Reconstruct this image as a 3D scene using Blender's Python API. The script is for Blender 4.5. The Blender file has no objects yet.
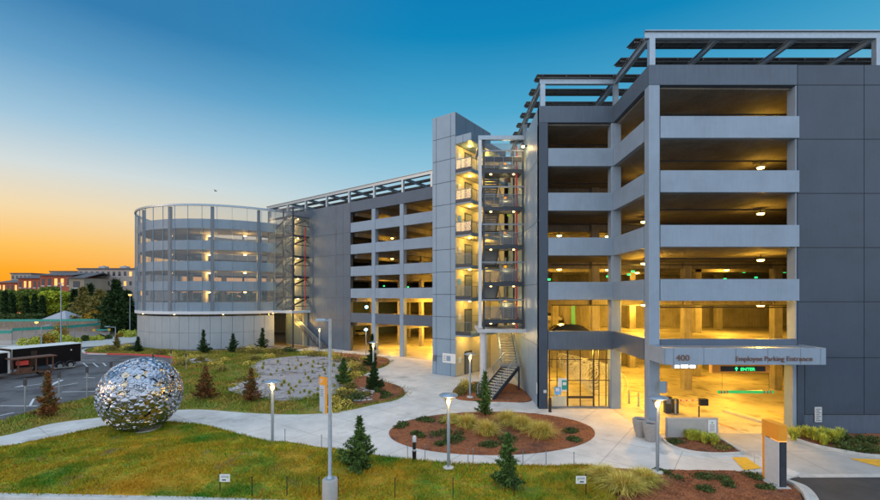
import bpy, bmesh, math, random
import numpy as np
from mathutils import Vector, Matrix
random.seed(7); RNG = np.random.default_rng(7)
R = math.radians
sc = bpy.context.scene
COL = sc.collection

# ------------------------------------------------------------------ camera
CX, CY, F, CAMH = 450.0, 295.0, 420.0, 8.2      # principal point, focal length (photo pixels), eye height
cam = bpy.data.objects.new('camera', bpy.data.cameras.new('camera')); COL.objects.link(cam)
cam.location = (0, 0, CAMH); cam.rotation_euler = (R(90), 0, 0)
cam.data.sensor_width = 36; cam.data.lens = 36 * F / 880
cam.data.shift_x = -(CX - 440) / 880; cam.data.shift_y = (CY - 250) / 880
cam.data.clip_end = 5000
sc.camera = cam

def G(px, py, z=0.0):
    """ground point seen at a pixel of the photograph"""
    Y = (CAMH - z) * F / (py - CY)
    return ((px - CX) / F * Y, Y)
def HZ(py, Y): return CAMH - (py - CY) / F * Y
def XX(px, Y): return (px - CX) / F * Y

# ------------------------------------------------------------------ materials
MATS = {}
def lin(c): return tuple(c) + (1,)
def mat(name, col, rough=.6, metal=0.0, var=.12, scale=2.0, bump=0.0, bscale=30.0, col2=None, emit=0.0, ecol=None,
        alpha=1.0, stretch=(1, 1, 1), island=0.0, cols=None, trans=0.0, spec=.5, detail=5, grime=0.0):
    m = bpy.data.materials.new(name); m.use_nodes = True; MATS[name] = m
    n = m.node_tree.nodes; l = m.node_tree.links; b = n['Principled BSDF']
    b.inputs['Roughness'].default_value = rough; b.inputs['Metallic'].default_value = metal
    b.inputs['Specular IOR Level'].default_value = spec
    tc = n.new('ShaderNodeTexCoord'); mp = n.new('ShaderNodeMapping'); mp.inputs['Scale'].default_value = stretch
    l.new(tc.outputs['Object'], mp.inputs['Vector'])
    no = n.new('ShaderNodeTexNoise'); no.inputs['Scale'].default_value = scale; no.inputs['Detail'].default_value = detail
    no.inputs['Roughness'].default_value = .65
    l.new(mp.outputs['Vector'], no.inputs['Vector'])
    rp = n.new('ShaderNodeValToRGB'); e = rp.color_ramp.elements
    if cols:
        while len(e) < len(cols): e.new(.5)
        for k, c in enumerate(cols):
            e[k].position = .28 + .44 * k / (len(cols) - 1); e[k].color = lin(c)
    else:
        c2 = col2 or tuple(min(1, x * (1 + var)) for x in col)
        e[0].position = .3; e[0].color = lin(tuple(x * (1 - var) for x in col) if not col2 else col)
        e[1].position = .7; e[1].color = lin(c2)
    l.new(no.outputs['Fac'], rp.inputs['Fac'])
    out = rp.outputs['Color']
    if island:
        g = n.new('ShaderNodeNewGeometry'); mr = n.new('ShaderNodeMapRange')
        mr.inputs['To Min'].default_value = 1 - island; mr.inputs['To Max'].default_value = 1 + island
        l.new(g.outputs['Random Per Island'], mr.inputs['Value'])
        mx = n.new('ShaderNodeVectorMath'); mx.operation = 'SCALE'
        l.new(out, mx.inputs[0]); l.new(mr.outputs['Result'], mx.inputs['Scale']); out = mx.outputs['Vector']
    if grime:
        n3 = n.new('ShaderNodeTexNoise'); n3.inputs['Scale'].default_value = 9; n3.inputs['Detail'].default_value = 6
        m3 = n.new('ShaderNodeMapping'); m3.inputs['Scale'].default_value = (1, 1, .08)
        l.new(tc.outputs['Object'], m3.inputs['Vector']); l.new(m3.outputs['Vector'], n3.inputs['Vector'])
        mr = n.new('ShaderNodeMapRange'); mr.inputs['From Min'].default_value = .35; mr.inputs['From Max'].default_value = .7
        mr.inputs['To Min'].default_value = 1; mr.inputs['To Max'].default_value = 1 - grime
        l.new(n3.outputs['Fac'], mr.inputs['Value'])
        mx = n.new('ShaderNodeVectorMath'); mx.operation = 'SCALE'
        l.new(out, mx.inputs[0]); l.new(mr.outputs['Result'], mx.inputs['Scale']); out = mx.outputs['Vector']
    l.new(out, b.inputs['Base Color'])
    if bump:
        n2 = n.new('ShaderNodeTexNoise'); n2.inputs['Scale'].default_value = bscale; n2.inputs['Detail'].default_value = 4
        l.new(tc.outputs['Object'], n2.inputs['Vector'])
        bp = n.new('ShaderNodeBump'); bp.inputs['Strength'].default_value = bump; bp.inputs['Distance'].default_value = .05
        l.new(n2.outputs['Fac'], bp.inputs['Height']); l.new(bp.outputs['Normal'], b.inputs['Normal'])
    if emit:
        b.inputs['Emission Color'].default_value = lin(ecol or col); b.inputs['Emission Strength'].default_value = emit
    if alpha < 1: b.inputs['Alpha'].default_value = alpha
    if trans: b.inputs['Transmission Weight'].default_value = trans
    return m

def patch(name, col, scale, lo, hi, seed=0.0):
    """blend a second colour in through broad irregular patches"""
    m = MATS[name]; n = m.node_tree.nodes; l = m.node_tree.links; b = n['Principled BSDF']; src = b.inputs['Base Color'].links[0].from_socket
    tc = n.new('ShaderNodeTexCoord'); mp = n.new('ShaderNodeMapping'); mp.inputs['Location'].default_value = (seed, seed*1.7, 0)
    no = n.new('ShaderNodeTexNoise'); no.inputs['Scale'].default_value = scale; no.inputs['Detail'].default_value = 7; no.inputs['Roughness'].default_value = .68
    mr = n.new('ShaderNodeMapRange'); mr.inputs[1].default_value = lo; mr.inputs[2].default_value = hi
    mx = n.new('ShaderNodeMix'); mx.data_type = 'RGBA'; mx.inputs[7].default_value = lin(col)
    l.new(tc.outputs['Object'], mp.inputs[0]); l.new(mp.outputs[0], no.inputs['Vector']); l.new(no.outputs['Fac'], mr.inputs[0]); l.new(mr.outputs[0], mx.inputs[0])
    l.new(src, mx.inputs[6]); l.new(mx.outputs[2], b.inputs['Base Color'])
def glass_mat(name, tint, refl):
    m = bpy.data.materials.new(name); m.use_nodes = True; MATS[name] = m
    n = m.node_tree.nodes; l = m.node_tree.links; n.clear()
    o = n.new('ShaderNodeOutputMaterial'); mx = n.new('ShaderNodeMixShader'); t = n.new('ShaderNodeBsdfTransparent'); g = n.new('ShaderNodeBsdfGlossy')
    t.inputs[0].default_value = lin(tint); g.inputs['Roughness'].default_value = .03; mx.inputs[0].default_value = refl
    l.new(t.outputs[0], mx.inputs[1]); l.new(g.outputs[0], mx.inputs[2]); l.new(mx.outputs[0], o.inputs[0]); return m
def paving_mat(name, c, step, ang, joint=.035, dark=.55):
    """concrete with scored joints on a turned grid"""
    m = mat(name, c, .75, var=.10, scale=.9, bump=.12, bscale=60, detail=8)
    n = m.node_tree.nodes; l = m.node_tree.links; b = n['Principled BSDF']
    src = b.inputs['Base Color'].links[0].from_socket
    tc = n.new('ShaderNodeTexCoord'); mp = n.new('ShaderNodeMapping'); mp.inputs['Rotation'].default_value = (0, 0, ang)
    l.new(tc.outputs['Object'], mp.inputs['Vector'])
    sp = n.new('ShaderNodeSeparateXYZ'); l.new(mp.outputs['Vector'], sp.inputs['Vector'])
    outs = []
    for ax, st in (('X', step[0]), ('Y', step[1])):
        d = n.new('ShaderNodeMath'); d.operation = 'DIVIDE'; d.inputs[1].default_value = st; l.new(sp.outputs[ax], d.inputs[0])
        f = n.new('ShaderNodeMath'); f.operation = 'FRACT'; l.new(d.outputs[0], f.inputs[0])
        g = n.new('ShaderNodeMath'); g.operation = 'LESS_THAN'; g.inputs[1].default_value = joint / st; l.new(f.outputs[0], g.inputs[0])
        outs.append(g.outputs[0])
    mx = n.new('ShaderNodeMath'); mx.operation = 'MAXIMUM'; l.new(outs[0], mx.inputs[0]); l.new(outs[1], mx.inputs[1])
    mr = n.new('ShaderNodeMapRange'); mr.inputs['To Min'].default_value = 1; mr.inputs['To Max'].default_value = dark
    l.new(mx.outputs[0], mr.inputs['Value'])
    # broad stains
    n4 = n.new('ShaderNodeTexNoise'); n4.inputs['Scale'].default_value = .35; n4.inputs['Detail'].default_value = 9; n4.inputs['Roughness'].default_value = .7
    l.new(tc.outputs['Object'], n4.inputs['Vector'])
    m4 = n.new('ShaderNodeMapRange'); m4.inputs['From Min'].default_value = .35; m4.inputs['From Max'].default_value = .65
    m4.inputs['To Min'].default_value = .84; m4.inputs['To Max'].default_value = 1.08
    l.new(n4.outputs['Fac'], m4.inputs['Value'])
    mm = n.new('ShaderNodeMath'); mm.operation = 'MULTIPLY'; l.new(mr.outputs['Result'], mm.inputs[0]); l.new(m4.outputs['Result'], mm.inputs[1])
    vs = n.new('ShaderNodeVectorMath'); vs.operation = 'SCALE'; l.new(src, vs.inputs[0]); l.new(mm.outputs[0], vs.inputs['Scale'])
    l.new(vs.outputs['Vector'], b.inputs['Base Color'])
    return m

# ------------------------------------------------------------------ meshes
class MB:
    def __init__(s): s.v = []; s.f = []
    def add(s, vs, fs):
        o = len(s.v); s.v += [tuple(p) for p in vs]; s.f += [tuple(i + o for i in f) for f in fs]; return s
    def box(s, x0, x1, y0, y1, z0, z1):
        x0, x1 = sorted((x0, x1)); y0, y1 = sorted((y0, y1)); z0, z1 = sorted((z0, z1))
        return s.add([(x0,y0,z0),(x1,y0,z0),(x1,y1,z0),(x0,y1,z0),(x0,y0,z1),(x1,y0,z1),(x1,y1,z1),(x0,y1,z1)],
                     [(3,2,1,0),(4,5,6,7),(0,1,5,4),(1,2,6,5),(2,3,7,6),(3,0,4,7)])
    def cbox(s, x0, x1, y0, y1, z0, z1, c=.02):
        """box with bevelled vertical edges and top"""
        p = [(x0+c,y0),(x1-c,y0),(x1,y0+c),(x1,y1-c),(x1-c,y1),(x0+c,y1),(x0,y1-c),(x0,y0+c)]
        q = [(min(max(x,x0+c),x1-c), min(max(y,y0+c),y1-c)) for x, y in p]
        return s.loft([[(x,y,z0) for x,y in p], [(x,y,z1-c) for x,y in p], [(x,y,z1) for x,y in q]])
    def bar(s, a, b, w, h=None, up=(0,0,1)):
        h = h or w; a = Vector(a); b = Vector(b); d = (b - a).normalized(); up = Vector(up)
        if abs(d.dot(up)) > .99: up = Vector((0,1,0))
        r = d.cross(up).normalized() * w / 2; u = r.cross(d).normalized() * h / 2
        vs = [p + i*r + j*u for p in (a, b) for i, j in ((-1,-1),(1,-1),(1,1),(-1,1))]
        return s.add(vs, [(0,1,2,3),(7,6,5,4),(0,4,5,1),(1,5,6,2),(2,6,7,3),(3,7,4,0)])
    def tube(s, pts, r, n=8, caps=True):
        pts = [Vector(p) for p in pts]; rr = r if isinstance(r, (list, tuple)) else [r] * len(pts)
        rings = []
        for i, p in enumerate(pts):
            d = (pts[min(i+1, len(pts)-1)] - pts[max(i-1, 0)]).normalized()
            up = Vector((0,0,1)) if abs(d.z) < .95 else Vector((1,0,0))
            a = d.cross(up).normalized(); b = a.cross(d).normalized()
            rings.append([p + rr[i] * (math.cos(2*math.pi*k/n) * a + math.sin(2*math.pi*k/n) * b) for k in range(n)])
        return s.loft(rings, caps)
    def loft(s, rings, caps=True):
        n = len(rings[0]); o = len(s.v)
        for r in rings: s.v += [tuple(p) for p in r]
        for i in range(len(rings) - 1):
            for k in range(n):
                a = o + i*n + k; b = o + i*n + (k+1) % n
                s.f.append((a, b, b + n, a + n))
        if caps:
            s.f.append(tuple(o + k for k in reversed(range(n)))); s.f.append(tuple(o + (len(rings)-1)*n + k for k in range(n)))
        return s
    def lathe(s, prof, c=(0,0,0), n=24, caps=True):
        return s.loft([[(c[0] + r*math.cos(2*math.pi*k/n), c[1] + r*math.sin(2*math.pi*k/n), c[2] + z) for k in range(n)] for r, z in prof], caps)
    def arc(s, c, r0, r1, z0, z1, a0, a1, n=96):
        """ring segment"""
        full = abs(a1 - a0) >= 2*math.pi - 1e-6; rings = []
        for k in range(n + (0 if full else 1)):
            a = a0 + (a1 - a0) * k / n; ca, sa = math.cos(a), math.sin(a)
            rings.append([(c[0]+r0*ca, c[1]+r0*sa, z0), (c[0]+r1*ca, c[1]+r1*sa, z0), (c[0]+r1*ca, c[1]+r1*sa, z1), (c[0]+r0*ca, c[1]+r0*sa, z1)])
        if full: rings.append(rings[0])
        return s.loft(rings, not full)
    def prism(s, poly, z0, z1):
        n = len(poly); o = len(s.v)
        s.v += [(x, y, z0) for x, y in poly] + [(x, y, z1) for x, y in poly]
        s.f.append(tuple(o + k for k in reversed(range(n)))); s.f.append(tuple(o + n + k for k in range(n)))
        for k in range(n): s.f.append((o+k, o+(k+1)%n, o+n+(k+1)%n, o+n+k))
        return s
    def extr(s, prof, axis_pts):
        """profile (list of (a, z)) swept between two (x, y) points: a is measured to the left"""
        (xa, ya), (xb, yb) = axis_pts; L = math.hypot(xb-xa, yb-ya); tx, ty = (xb-xa)/L, (yb-ya)/L; nx, ny = -ty, tx
        return s.loft([[(x + a*nx, y + a*ny, z) for a, z in prof] for x, y in ((xa, ya), (xb, yb))])
    def build(s, name, m, parent=None, smooth=False, world=False):
        me = bpy.data.meshes.new(name); vs = s.v
        if world and parent is not None:
            inv = wm(parent).inverted(); vs = [tuple(inv @ Vector(p)) for p in vs]
        me.from_pydata(vs, [], s.f); me.update()
        me.materials.append(MATS[m] if isinstance(m, str) else m)
        bm = bmesh.new(); bm.from_mesh(me); bmesh.ops.recalc_face_normals(bm, faces=bm.faces); bm.to_mesh(me); bm.free()
        if smooth:
            me.polygons.foreach_set('use_smooth', [True] * len(me.polygons)); me.set_sharp_from_angle(angle=R(40))
        return link(name, me, parent)
def wm(o):
    m = Matrix.Identity(4)
    while o is not None:
        m = (Matrix.Translation(o.location) @ o.rotation_euler.to_matrix().to_4x4()) @ m; o = o.parent
    return m
def link(name, data, parent=None):
    o = bpy.data.objects.new(name, data); COL.objects.link(o); o.parent = parent
    return o
def tri_mesh(name, V, m, parent=None, quads=False, smooth=False):
    """V: (n, k, 3) separate polygons"""
    n, k = V.shape[:2]
    me = bpy.data.meshes.new(name); me.vertices.add(n*k); me.vertices.foreach_set('co', V.reshape(-1).astype(np.float32))
    me.loops.add(n*k); me.loops.foreach_set('vertex_index', np.arange(n*k, dtype=np.int32))
    me.polygons.add(n); me.polygons.foreach_set('loop_start', np.arange(0, n*k, k, dtype=np.int32))
    me.update(calc_edges=True); me.validate(); me.materials.append(MATS[m])
    return link(name, me, parent)

def tag(o, label=None, cat=None, group=None, kind=None):
    if label: o['label'] = label
    if cat: o['category'] = cat
    if group: o['group'] = group
    if kind: o['kind'] = kind
    return o
def thing(name, label, cat, loc=(0,0,0), rz=0, group=None):
    o = link(name, None); o.location = loc; o.rotation_euler = (0, 0, rz); o.empty_display_size = .3
    return tag(o, label, cat, group)
def kids(o): return [c for c in o.children]
def copy_thing(o, loc, rz=0, label=None, group=None, scale=None, parent=None):
    c = o.copy(); COL.objects.link(c); c.parent = parent
    if loc is not None: c.location = loc; c.rotation_euler = (0, 0, rz)
    if label: c['label'] = label
    if group: c['group'] = group
    if scale: c.scale = (scale,)*3 if not isinstance(scale, tuple) else scale
    for ch in kids(o): copy_thing(ch, None, parent=c)
    return c

def smooth_poly(pts, sub=5, closed=True):
    """Catmull-Rom through the points"""
    n = len(pts); out = []
    for i in range(n if closed else n - 1):
        p0, p1, p2, p3 = (pts[(i+k-1) % n] if closed else pts[min(max(i+k-1, 0), n-1)] for k in range(4))
        for s in range(sub):
            t = s / sub
            out.append(tuple(.5*((2*p1[a]) + (-p0[a]+p2[a])*t + (2*p0[a]-5*p1[a]+4*p2[a]-p3[a])*t*t + (-p0[a]+3*p1[a]-3*p2[a]+p3[a])*t**3) for a in (0, 1)))
    return out
def GP(px, sm=0):
    g = [G(*p) for p in px]
    return smooth_poly(g, sm) if sm else g
def sheet(name, poly, z, m, hf=None, step=0, parent=None, skirt=0.0):
    bm = bmesh.new(); vs = [bm.verts.new((x, y, 0)) for x, y in poly]; es = [bm.edges.new((vs[i], vs[(i+1) % len(vs)])) for i in range(len(vs))]
    bmesh.ops.triangle_fill(bm, edges=es, use_beauty=True)
    if step:
        xs = [p[0] for p in poly]; ys = [p[1] for p in poly]
        for ax, lo, hi in ((0, min(xs), max(xs)), (1, min(ys), max(ys))):
            k = lo + step
            while k < hi:
                co = [0,0,0]; co[ax] = k; no = [0,0,0]; no[ax] = 1
                bmesh.ops.bisect_plane(bm, geom=bm.verts[:] + bm.edges[:] + bm.faces[:], plane_co=co, plane_no=no)
                k += step
    for v in bm.verts: v.co.z = z + (hf(v.co.x, v.co.y) if hf else 0)
    bmesh.ops.recalc_face_normals(bm, faces=bm.faces)
    for f in bm.faces:
        if f.normal.z < 0: f.normal_flip()
    if skirt:
        be = [e for e in bm.edges if e.is_boundary]
        r = bmesh.ops.extrude_edge_only(bm, edges=be)
        for v in r['geom']:
            if isinstance(v, bmesh.types.BMVert): v.co.z -= skirt
    me = bpy.data.meshes.new(name); bm.to_mesh(me); bm.free(); me.materials.append(MATS[m])
    if hf: me.polygons.foreach_set('use_smooth', [True]*len(me.polygons))
    return link(name, me, parent)
def inside(poly, P):
    x, y = P[:, 0], P[:, 1]; r = np.zeros(len(P), bool); n = len(poly)
    for i in range(n):
        (x0, y0), (x1, y1) = poly[i], poly[(i+1) % n]
        c = (y0 > y) != (y1 > y)
        with np.errstate(divide='ignore', invalid='ignore'): r ^= c & (x < (x1-x0)*(y-y0)/(y1-y0+1e-12) + x0)
    return r
def scatter(poly, n, excl=()):
    a = np.array(poly); lo, hi = a.min(0), a.max(0); out = []
    tot = 0
    for _ in range(60):
        P = RNG.uniform(lo, hi, (n*2, 2)); k = inside(poly, P)
        for e in excl: k &= ~inside(e, P)
        out.append(P[k]); tot += k.sum()
        if tot >= n: break
    return np.concatenate(out)[:n]
def blades(P, z, h, w, lean=.5, jitter=.5):
    """triangular blades standing at points"""
    n = len(P); a = RNG.uniform(0, 2*np.pi, n); H = h * RNG.uniform(1-jitter, 1+jitter, n)
    V = np.zeros((n, 3, 3)); dx, dy = np.cos(a)*w/2, np.sin(a)*w/2
    la = RNG.uniform(0, 2*np.pi, n); le = RNG.uniform(0, lean, n) * H
    V[:, 0, 0] = P[:, 0]-dx; V[:, 0, 1] = P[:, 1]-dy; V[:, 1, 0] = P[:, 0]+dx; V[:, 1, 1] = P[:, 1]+dy
    V[:, 0, 2] = V[:, 1, 2] = z
    V[:, 2, 0] = P[:, 0]+le*np.cos(la); V[:, 2, 1] = P[:, 1]+le*np.sin(la); V[:, 2, 2] = z + H
    return V
def leaves(C, s, flat=0.0, asp=1.0):
    """one randomly turned triangle round each centre (n,3)"""
    n = len(C); A = RNG.normal(size=(n, 3)); A /= np.linalg.norm(A, axis=1)[:, None]
    B = RNG.normal(size=(n, 3)); B -= (A*B).sum(1)[:, None]*A; B /= np.linalg.norm(B, axis=1)[:, None]
    A[:, 2] *= 1-flat; B[:, 2] *= 1-flat
    S = s * RNG.uniform(.6, 1.4, n)[:, None]
    return np.stack([C - A*S*.5*asp, C + A*S*.5*asp, C + B*S*1.1/asp**.5], 1)
# ------------------------------------------------------------------ materials list
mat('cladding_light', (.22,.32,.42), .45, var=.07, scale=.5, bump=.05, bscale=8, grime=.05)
mat('cladding_dark', (.042,.066,.102), .5, var=.14, scale=.4, bump=.06, bscale=8, grime=.08)
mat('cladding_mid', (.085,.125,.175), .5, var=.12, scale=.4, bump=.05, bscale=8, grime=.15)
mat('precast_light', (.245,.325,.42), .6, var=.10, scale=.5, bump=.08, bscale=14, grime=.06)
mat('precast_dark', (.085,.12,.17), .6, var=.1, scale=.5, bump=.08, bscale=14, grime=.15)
mat('joint_dark', (.05,.06,.075), .8)
mat('concrete_in', (.27,.25,.22), .85, var=.25, scale=.7, bump=.2, bscale=12, grime=.25)
mat('concrete_floor', (.42,.39,.34), .5, var=.25, scale=.35, bump=.06, bscale=30, detail=8)
mat('concrete_pale', (.40,.39,.37), .8, var=.08, scale=3, bump=.15, bscale=40, grime=.05)
mat('kerb_concrete', (.5,.49,.46), .8, var=.15, scale=2, bump=.15, bscale=40)
mat('red_kerb', (.55,.05,.04), .6, var=.15, scale=3)
mat('galvanised', (.31,.38,.45), .4, .55, var=.12, scale=5)
mat('steel_grey', (.22,.25,.29), .45, .4, var=.1, scale=5)
mat('steel_dark', (.045,.055,.07), .5, .3, var=.2, scale=5)
mat('black_metal', (.012,.012,.014), .45, var=.3, scale=6)
mat('pv_dark', (.03,.035,.045), .4, var=.3, scale=2)
mat('pv_back', (.13,.14,.15), .5, var=.2, scale=1.2)
mat('screen_mesh', (.19,.205,.22), .6, .1, alpha=.25)
mat('screen_light', (.34,.385,.42), .6, .1, alpha=.30)
glass_mat('lens_glass', (1,.9,.75), .12); glass_mat('glass', (.93,.95,.94), .03)
mat('glass_dark', (.02,.025,.03), .05, var=.1)
mat('white_paint', (.60,.63,.67), .5, var=.06, scale=4)
mat('off_white', (.52,.54,.56), .6, var=.08, scale=4)
mat('yellow_paint', (.80,.42,.03), .7, var=.15, scale=4)
mat('orange_paint', (.85,.33,.02), .55, var=.06)
mat('road_white', (.6,.6,.6), .8, var=.25, scale=6)
mat('red_paint', (.6,.03,.03), .4, var=.1)
mat('green_paint', (.03,.4,.15), .5, var=.1)
mat('lime_paint', (.45,.7,.08), .5, var=.1)
mat('teal_paint', (.03,.3,.24), .5, var=.15)
mat('blue_paint', (.15,.4,.75), .5, var=.1)
mat('rust_letter', (.16,.085,.06), .5, var=.2, scale=8)
mat('text_dark', (.12,.13,.15), .6)
mat('asphalt', (.12,.12,.125), .85, var=.25, scale=.5, bump=.35, bscale=60, detail=9)
mat('asphalt_street', (.05,.05,.052), .85, var=.3, scale=.7, bump=.4, bscale=70, detail=9)
mat('mulch', (.11,.035,.018), .95, cols=[(.09,.028,.012),(.27,.085,.028),(.36,.13,.05),(.15,.05,.022)], scale=6, bump=.9, bscale=35, detail=9)
mat('mulch_chip', (.28,.095,.04), .95, var=.4, scale=2, island=.6)
mat('gravel', (.33,.31,.30), .9, cols=[(.17,.16,.16),(.32,.29,.29),(.46,.42,.41),(.24,.21,.21)], scale=5, bump=.8, bscale=30, detail=9)
mat('stone', (.36,.33,.31), .85, var=.3, scale=1.5, island=.45, bump=.4, bscale=9)
mat('soil', (.10,.085,.05), .95, var=.4, scale=.8, bump=.5, bscale=20, detail=9)
GRS = [(.07,.21,.008),(.25,.32,.012),(.54,.32,.02),(.14,.30,.012),(.44,.23,.025),(.18,.32,.015),(.50,.36,.03)]
mat('lawn', (.08,.11,.02), .95, cols=GRS, scale=1.1, bump=.6, bscale=25, detail=7)
mat('lawn_blade', (.08,.11,.02), .8, cols=GRS, scale=1.7, island=.45, detail=7, spec=.2)
mat('meadow', (.12,.13,.03), .95, cols=[(.08,.15,.015),(.28,.21,.04),(.15,.20,.025),(.36,.24,.06)], scale=.35, bump=.6, bscale=20, detail=8)
mat('meadow_blade', (.12,.13,.03), .8, cols=[(.09,.19,.015),(.36,.26,.05),(.17,.24,.025),(.42,.27,.06)], scale=.35, island=.5, detail=6, spec=.2)
mat('conifer', (.075,.135,.03), .8, var=.5, scale=3, island=.75, spec=.2)
mat('conifer_dark', (.032,.062,.02), .85, var=.45, scale=2, island=.7, spec=.1)
mat('conifer_red', (.16,.06,.03), .85, cols=[(.14,.03,.015),(.26,.085,.03),(.12,.11,.03),(.2,.05,.025)], scale=2.2, island=.75, spec=.2)
mat('bark', (.06,.04,.028), .9, var=.3, scale=8)
mat('straw', (.42,.33,.12), .8, cols=[(.26,.30,.04),(.7,.5,.12),(.42,.40,.06),(.85,.6,.2)], scale=2.2, island=.6, spec=.2)
mat('tussock', (.3,.32,.05), .8, cols=[(.28,.32,.04),(.42,.38,.06),(.18,.24,.03)], scale=.6, island=.4, spec=.2)
mat('shrub_green', (.07,.10,.025), .8, var=.5, scale=2, island=.5, spec=.25)
mat('shrub_lime', (.4,.45,.06), .7, cols=[(.2,.32,.04),(.55,.55,.08),(.38,.45,.05)], scale=3, island=.4, spec=.25)
mat('shrub_olive', (.16,.15,.04), .8, cols=[(.09,.11,.025),(.24,.19,.05),(.15,.14,.03)], scale=1.4, island=.45, spec=.2)
mat('tree_green', (.15,.20,.03), .8, var=.4, scale=.5, island=.45, spec=.2)
mat('tree_bright', (.34,.38,.03), .8, var=.35, scale=.6, island=.4, spec=.2)
mat('autumn', (.4,.25,.03), .8, var=.3, scale=.8, island=.4, spec=.2)
mat('brick_red', (.42,.10,.05), .8, var=.25, scale=.3, grime=.2)
mat('wall_tan', (.30,.25,.19), .8, var=.1, scale=.4)
mat('wall_pale', (.38,.32,.29), .8, var=.1, scale=.3, grime=.15)
mat('roof_grey', (.10,.095,.10), .8, var=.2, scale=.5)
mat('roof_pale', (.35,.36,.40), .6, var=.1, scale=2)
mat('window_dark', (.03,.035,.045), .15, var=.3, scale=.3)
mat('window_lit', (.9,.5,.15), .5, emit=1.0, ecol=(1,.45,.10))
mat('lamp_glow', (1,.75,.35), .5, emit=9, ecol=(1,.62,.25))
mat('amber_glow', (1,.5,.1), .5, emit=5, ecol=(1,.42,.06))
mat('garage_glow', (1,.75,.35), .5, emit=14, ecol=(1,.62,.2))
mat('white_glow', (1,1,1), .5, emit=7, ecol=(.85,.92,1))
mat('blue_glow', (.4,.7,1), .5, emit=10, ecol=(.25,.6,1))
mat('green_glow', (.1,1,.3), .5, emit=2.2, ecol=(.02,1,.22))
mat('green_bar', (.02,.42,.12), .4, emit=.35, ecol=(.02,.7,.15))
mat('chrome', (.40,.42,.47), .2, 1.0, var=.15, scale=1.5)
mat('chrome_dark', (.05,.055,.065), .35, .8)
mat('chrome_warm', (.62,.50,.36), .16, 1.0, var=.2, scale=1.5)
mat('car_white', (.75,.75,.75), .25)
mat('car_black', (.01,.01,.012), .15)
mat('rubber', (.02,.02,.02), .9)
mat('trailer_black', (.006,.006,.008), .6, var=.3, scale=1, spec=.15)
mat('trailer_roof', (.65,.67,.66), .4, var=.08)
mat('wood', (.13,.06,.035), .8, var=.3, scale=5)
mat('court', (.33,.27,.24), .85, var=.15, scale=.3)
mat('planter_concrete', (.30,.29,.28), .8, var=.12, scale=8, bump=.2, bscale=50)
mat('lobby_wall', (.58,.53,.38), .7, var=.06, scale=1)
mat('sign_white', (.7,.72,.72), .5, var=.03)
paving_mat('paving', (.64,.61,.57), (3.05, 3.05), R(35.9))
paving_mat('driveway_concrete', (.43,.42,.40), (4.4, 4.4), R(0), dark=.6)

for nm in ('lawn', 'lawn_blade'):
    patch(nm, (.52,.29,.018), .16, .45, .64, 3.0); patch(nm, (.045,.18,.008), .22, .49, .66, 11.0); patch(nm, (.30,.22,.09), .7, .60, .68, 5.0)
patch('mulch', (.10,.045,.03), .5, .5, .65, 2.0); patch('gravel', (.16,.12,.10), .35, .52, .66, 4.0); patch('concrete_floor', (.16,.14,.12), .5, .52, .64, 1.0)
patch('asphalt', (.06,.06,.062), .25, .5, .6, 8.0); patch('paving', (.36,.345,.33), .3, .56, .68, 6.0)
mat('drum_panel', (.33,.375,.41), .5, var=.06, scale=.6, bump=.04, bscale=8, grime=.08)
# ------------------------------------------------------------------ sky
SUN_AZ, SUN_EL = R(-74), R(1.6)         # azimuth from +Y towards +X: the sun is low, off to the left
w = bpy.data.worlds.new('World'); sc.world = w; w.use_nodes = True
n = w.node_tree.nodes; l = w.node_tree.links; n.clear()
out = n.new('ShaderNodeOutputWorld'); bg = n.new('ShaderNodeBackground'); l.new(bg.outputs[0], out.inputs[0])
tc = n.new('ShaderNodeTexCoord'); sp = n.new('ShaderNodeSeparateXYZ'); l.new(tc.outputs['Generated'], sp.inputs[0])
def math_(op, a, b=None, clamp=False):
    q = n.new('ShaderNodeMath'); q.operation = op; q.use_clamp = clamp
    for i, x in enumerate((a, b)):
        if x is None: continue
        if isinstance(x, (int, float)): q.inputs[i].default_value = x
        else: l.new(x, q.inputs[i])
    return q.outputs[0]
def ramp_(fac, stops):
    q = n.new('ShaderNodeValToRGB'); e = q.color_ramp.elements
    while len(e) < len(stops): e.new(.5)
    for k, (p, c) in enumerate(stops): e[k].position = p; e[k].color = lin(c)
    l.new(fac, q.inputs[0]); return q.outputs[0]
def mix_(f, a, b, mode='MIX'):
    q = n.new('ShaderNodeMix'); q.data_type = 'RGBA'; q.blend_type = mode
    if isinstance(f, (int, float)): q.inputs[0].default_value = f
    else: l.new(f, q.inputs[0])
    l.new(a, q.inputs[6]); l.new(b, q.inputs[7]); return q.outputs[2]
el = math_('DIVIDE', math_('ARCSINE', sp.outputs['Z']), math.pi/2, True)          # 0 horizon .. 1 zenith
# dusk seen towards the sunset, and away from it
warm = ramp_(el, [(0,(.96,.30,.0)),(.028,(.98,.38,.012)),(.055,(.96,.52,.10)),(.095,(.88,.68,.40)),(.14,(.64,.70,.70)),(.19,(.33,.54,.70)),(.25,(.12,.34,.57)),(.31,(.025,.19,.42)),(1,(.09,.22,.42))])
cool = ramp_(el, [(0,(.62,.68,.66)),(.10,(.50,.68,.76)),(.18,(.28,.55,.71)),(.26,(.07,.38,.61)),(.35,(.0,.235,.49)),(.46,(.0,.165,.43)),(1,(.12,.25,.46))])
nx = math_('ADD', math_('MULTIPLY', sp.outputs['X'], math.sin(R(-62))), math_('MULTIPLY', sp.outputs['Y'], math.cos(R(-62))))
hl = math_('SQRT', math_('MAXIMUM', math_('SUBTRACT', 1.0, math_('MULTIPLY', sp.outputs['Z'], sp.outputs['Z'])), .0001))
cosaz = math_('DIVIDE', nx, hl)
mr = n.new('ShaderNodeMapRange'); mr.interpolation_type = 'SMOOTHSTEP'; l.new(cosaz, mr.inputs[0])
mr.inputs[1].default_value = .50; mr.inputs[2].default_value = 1.0
sky = mix_(mr.outputs[0], cool, warm)
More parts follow.
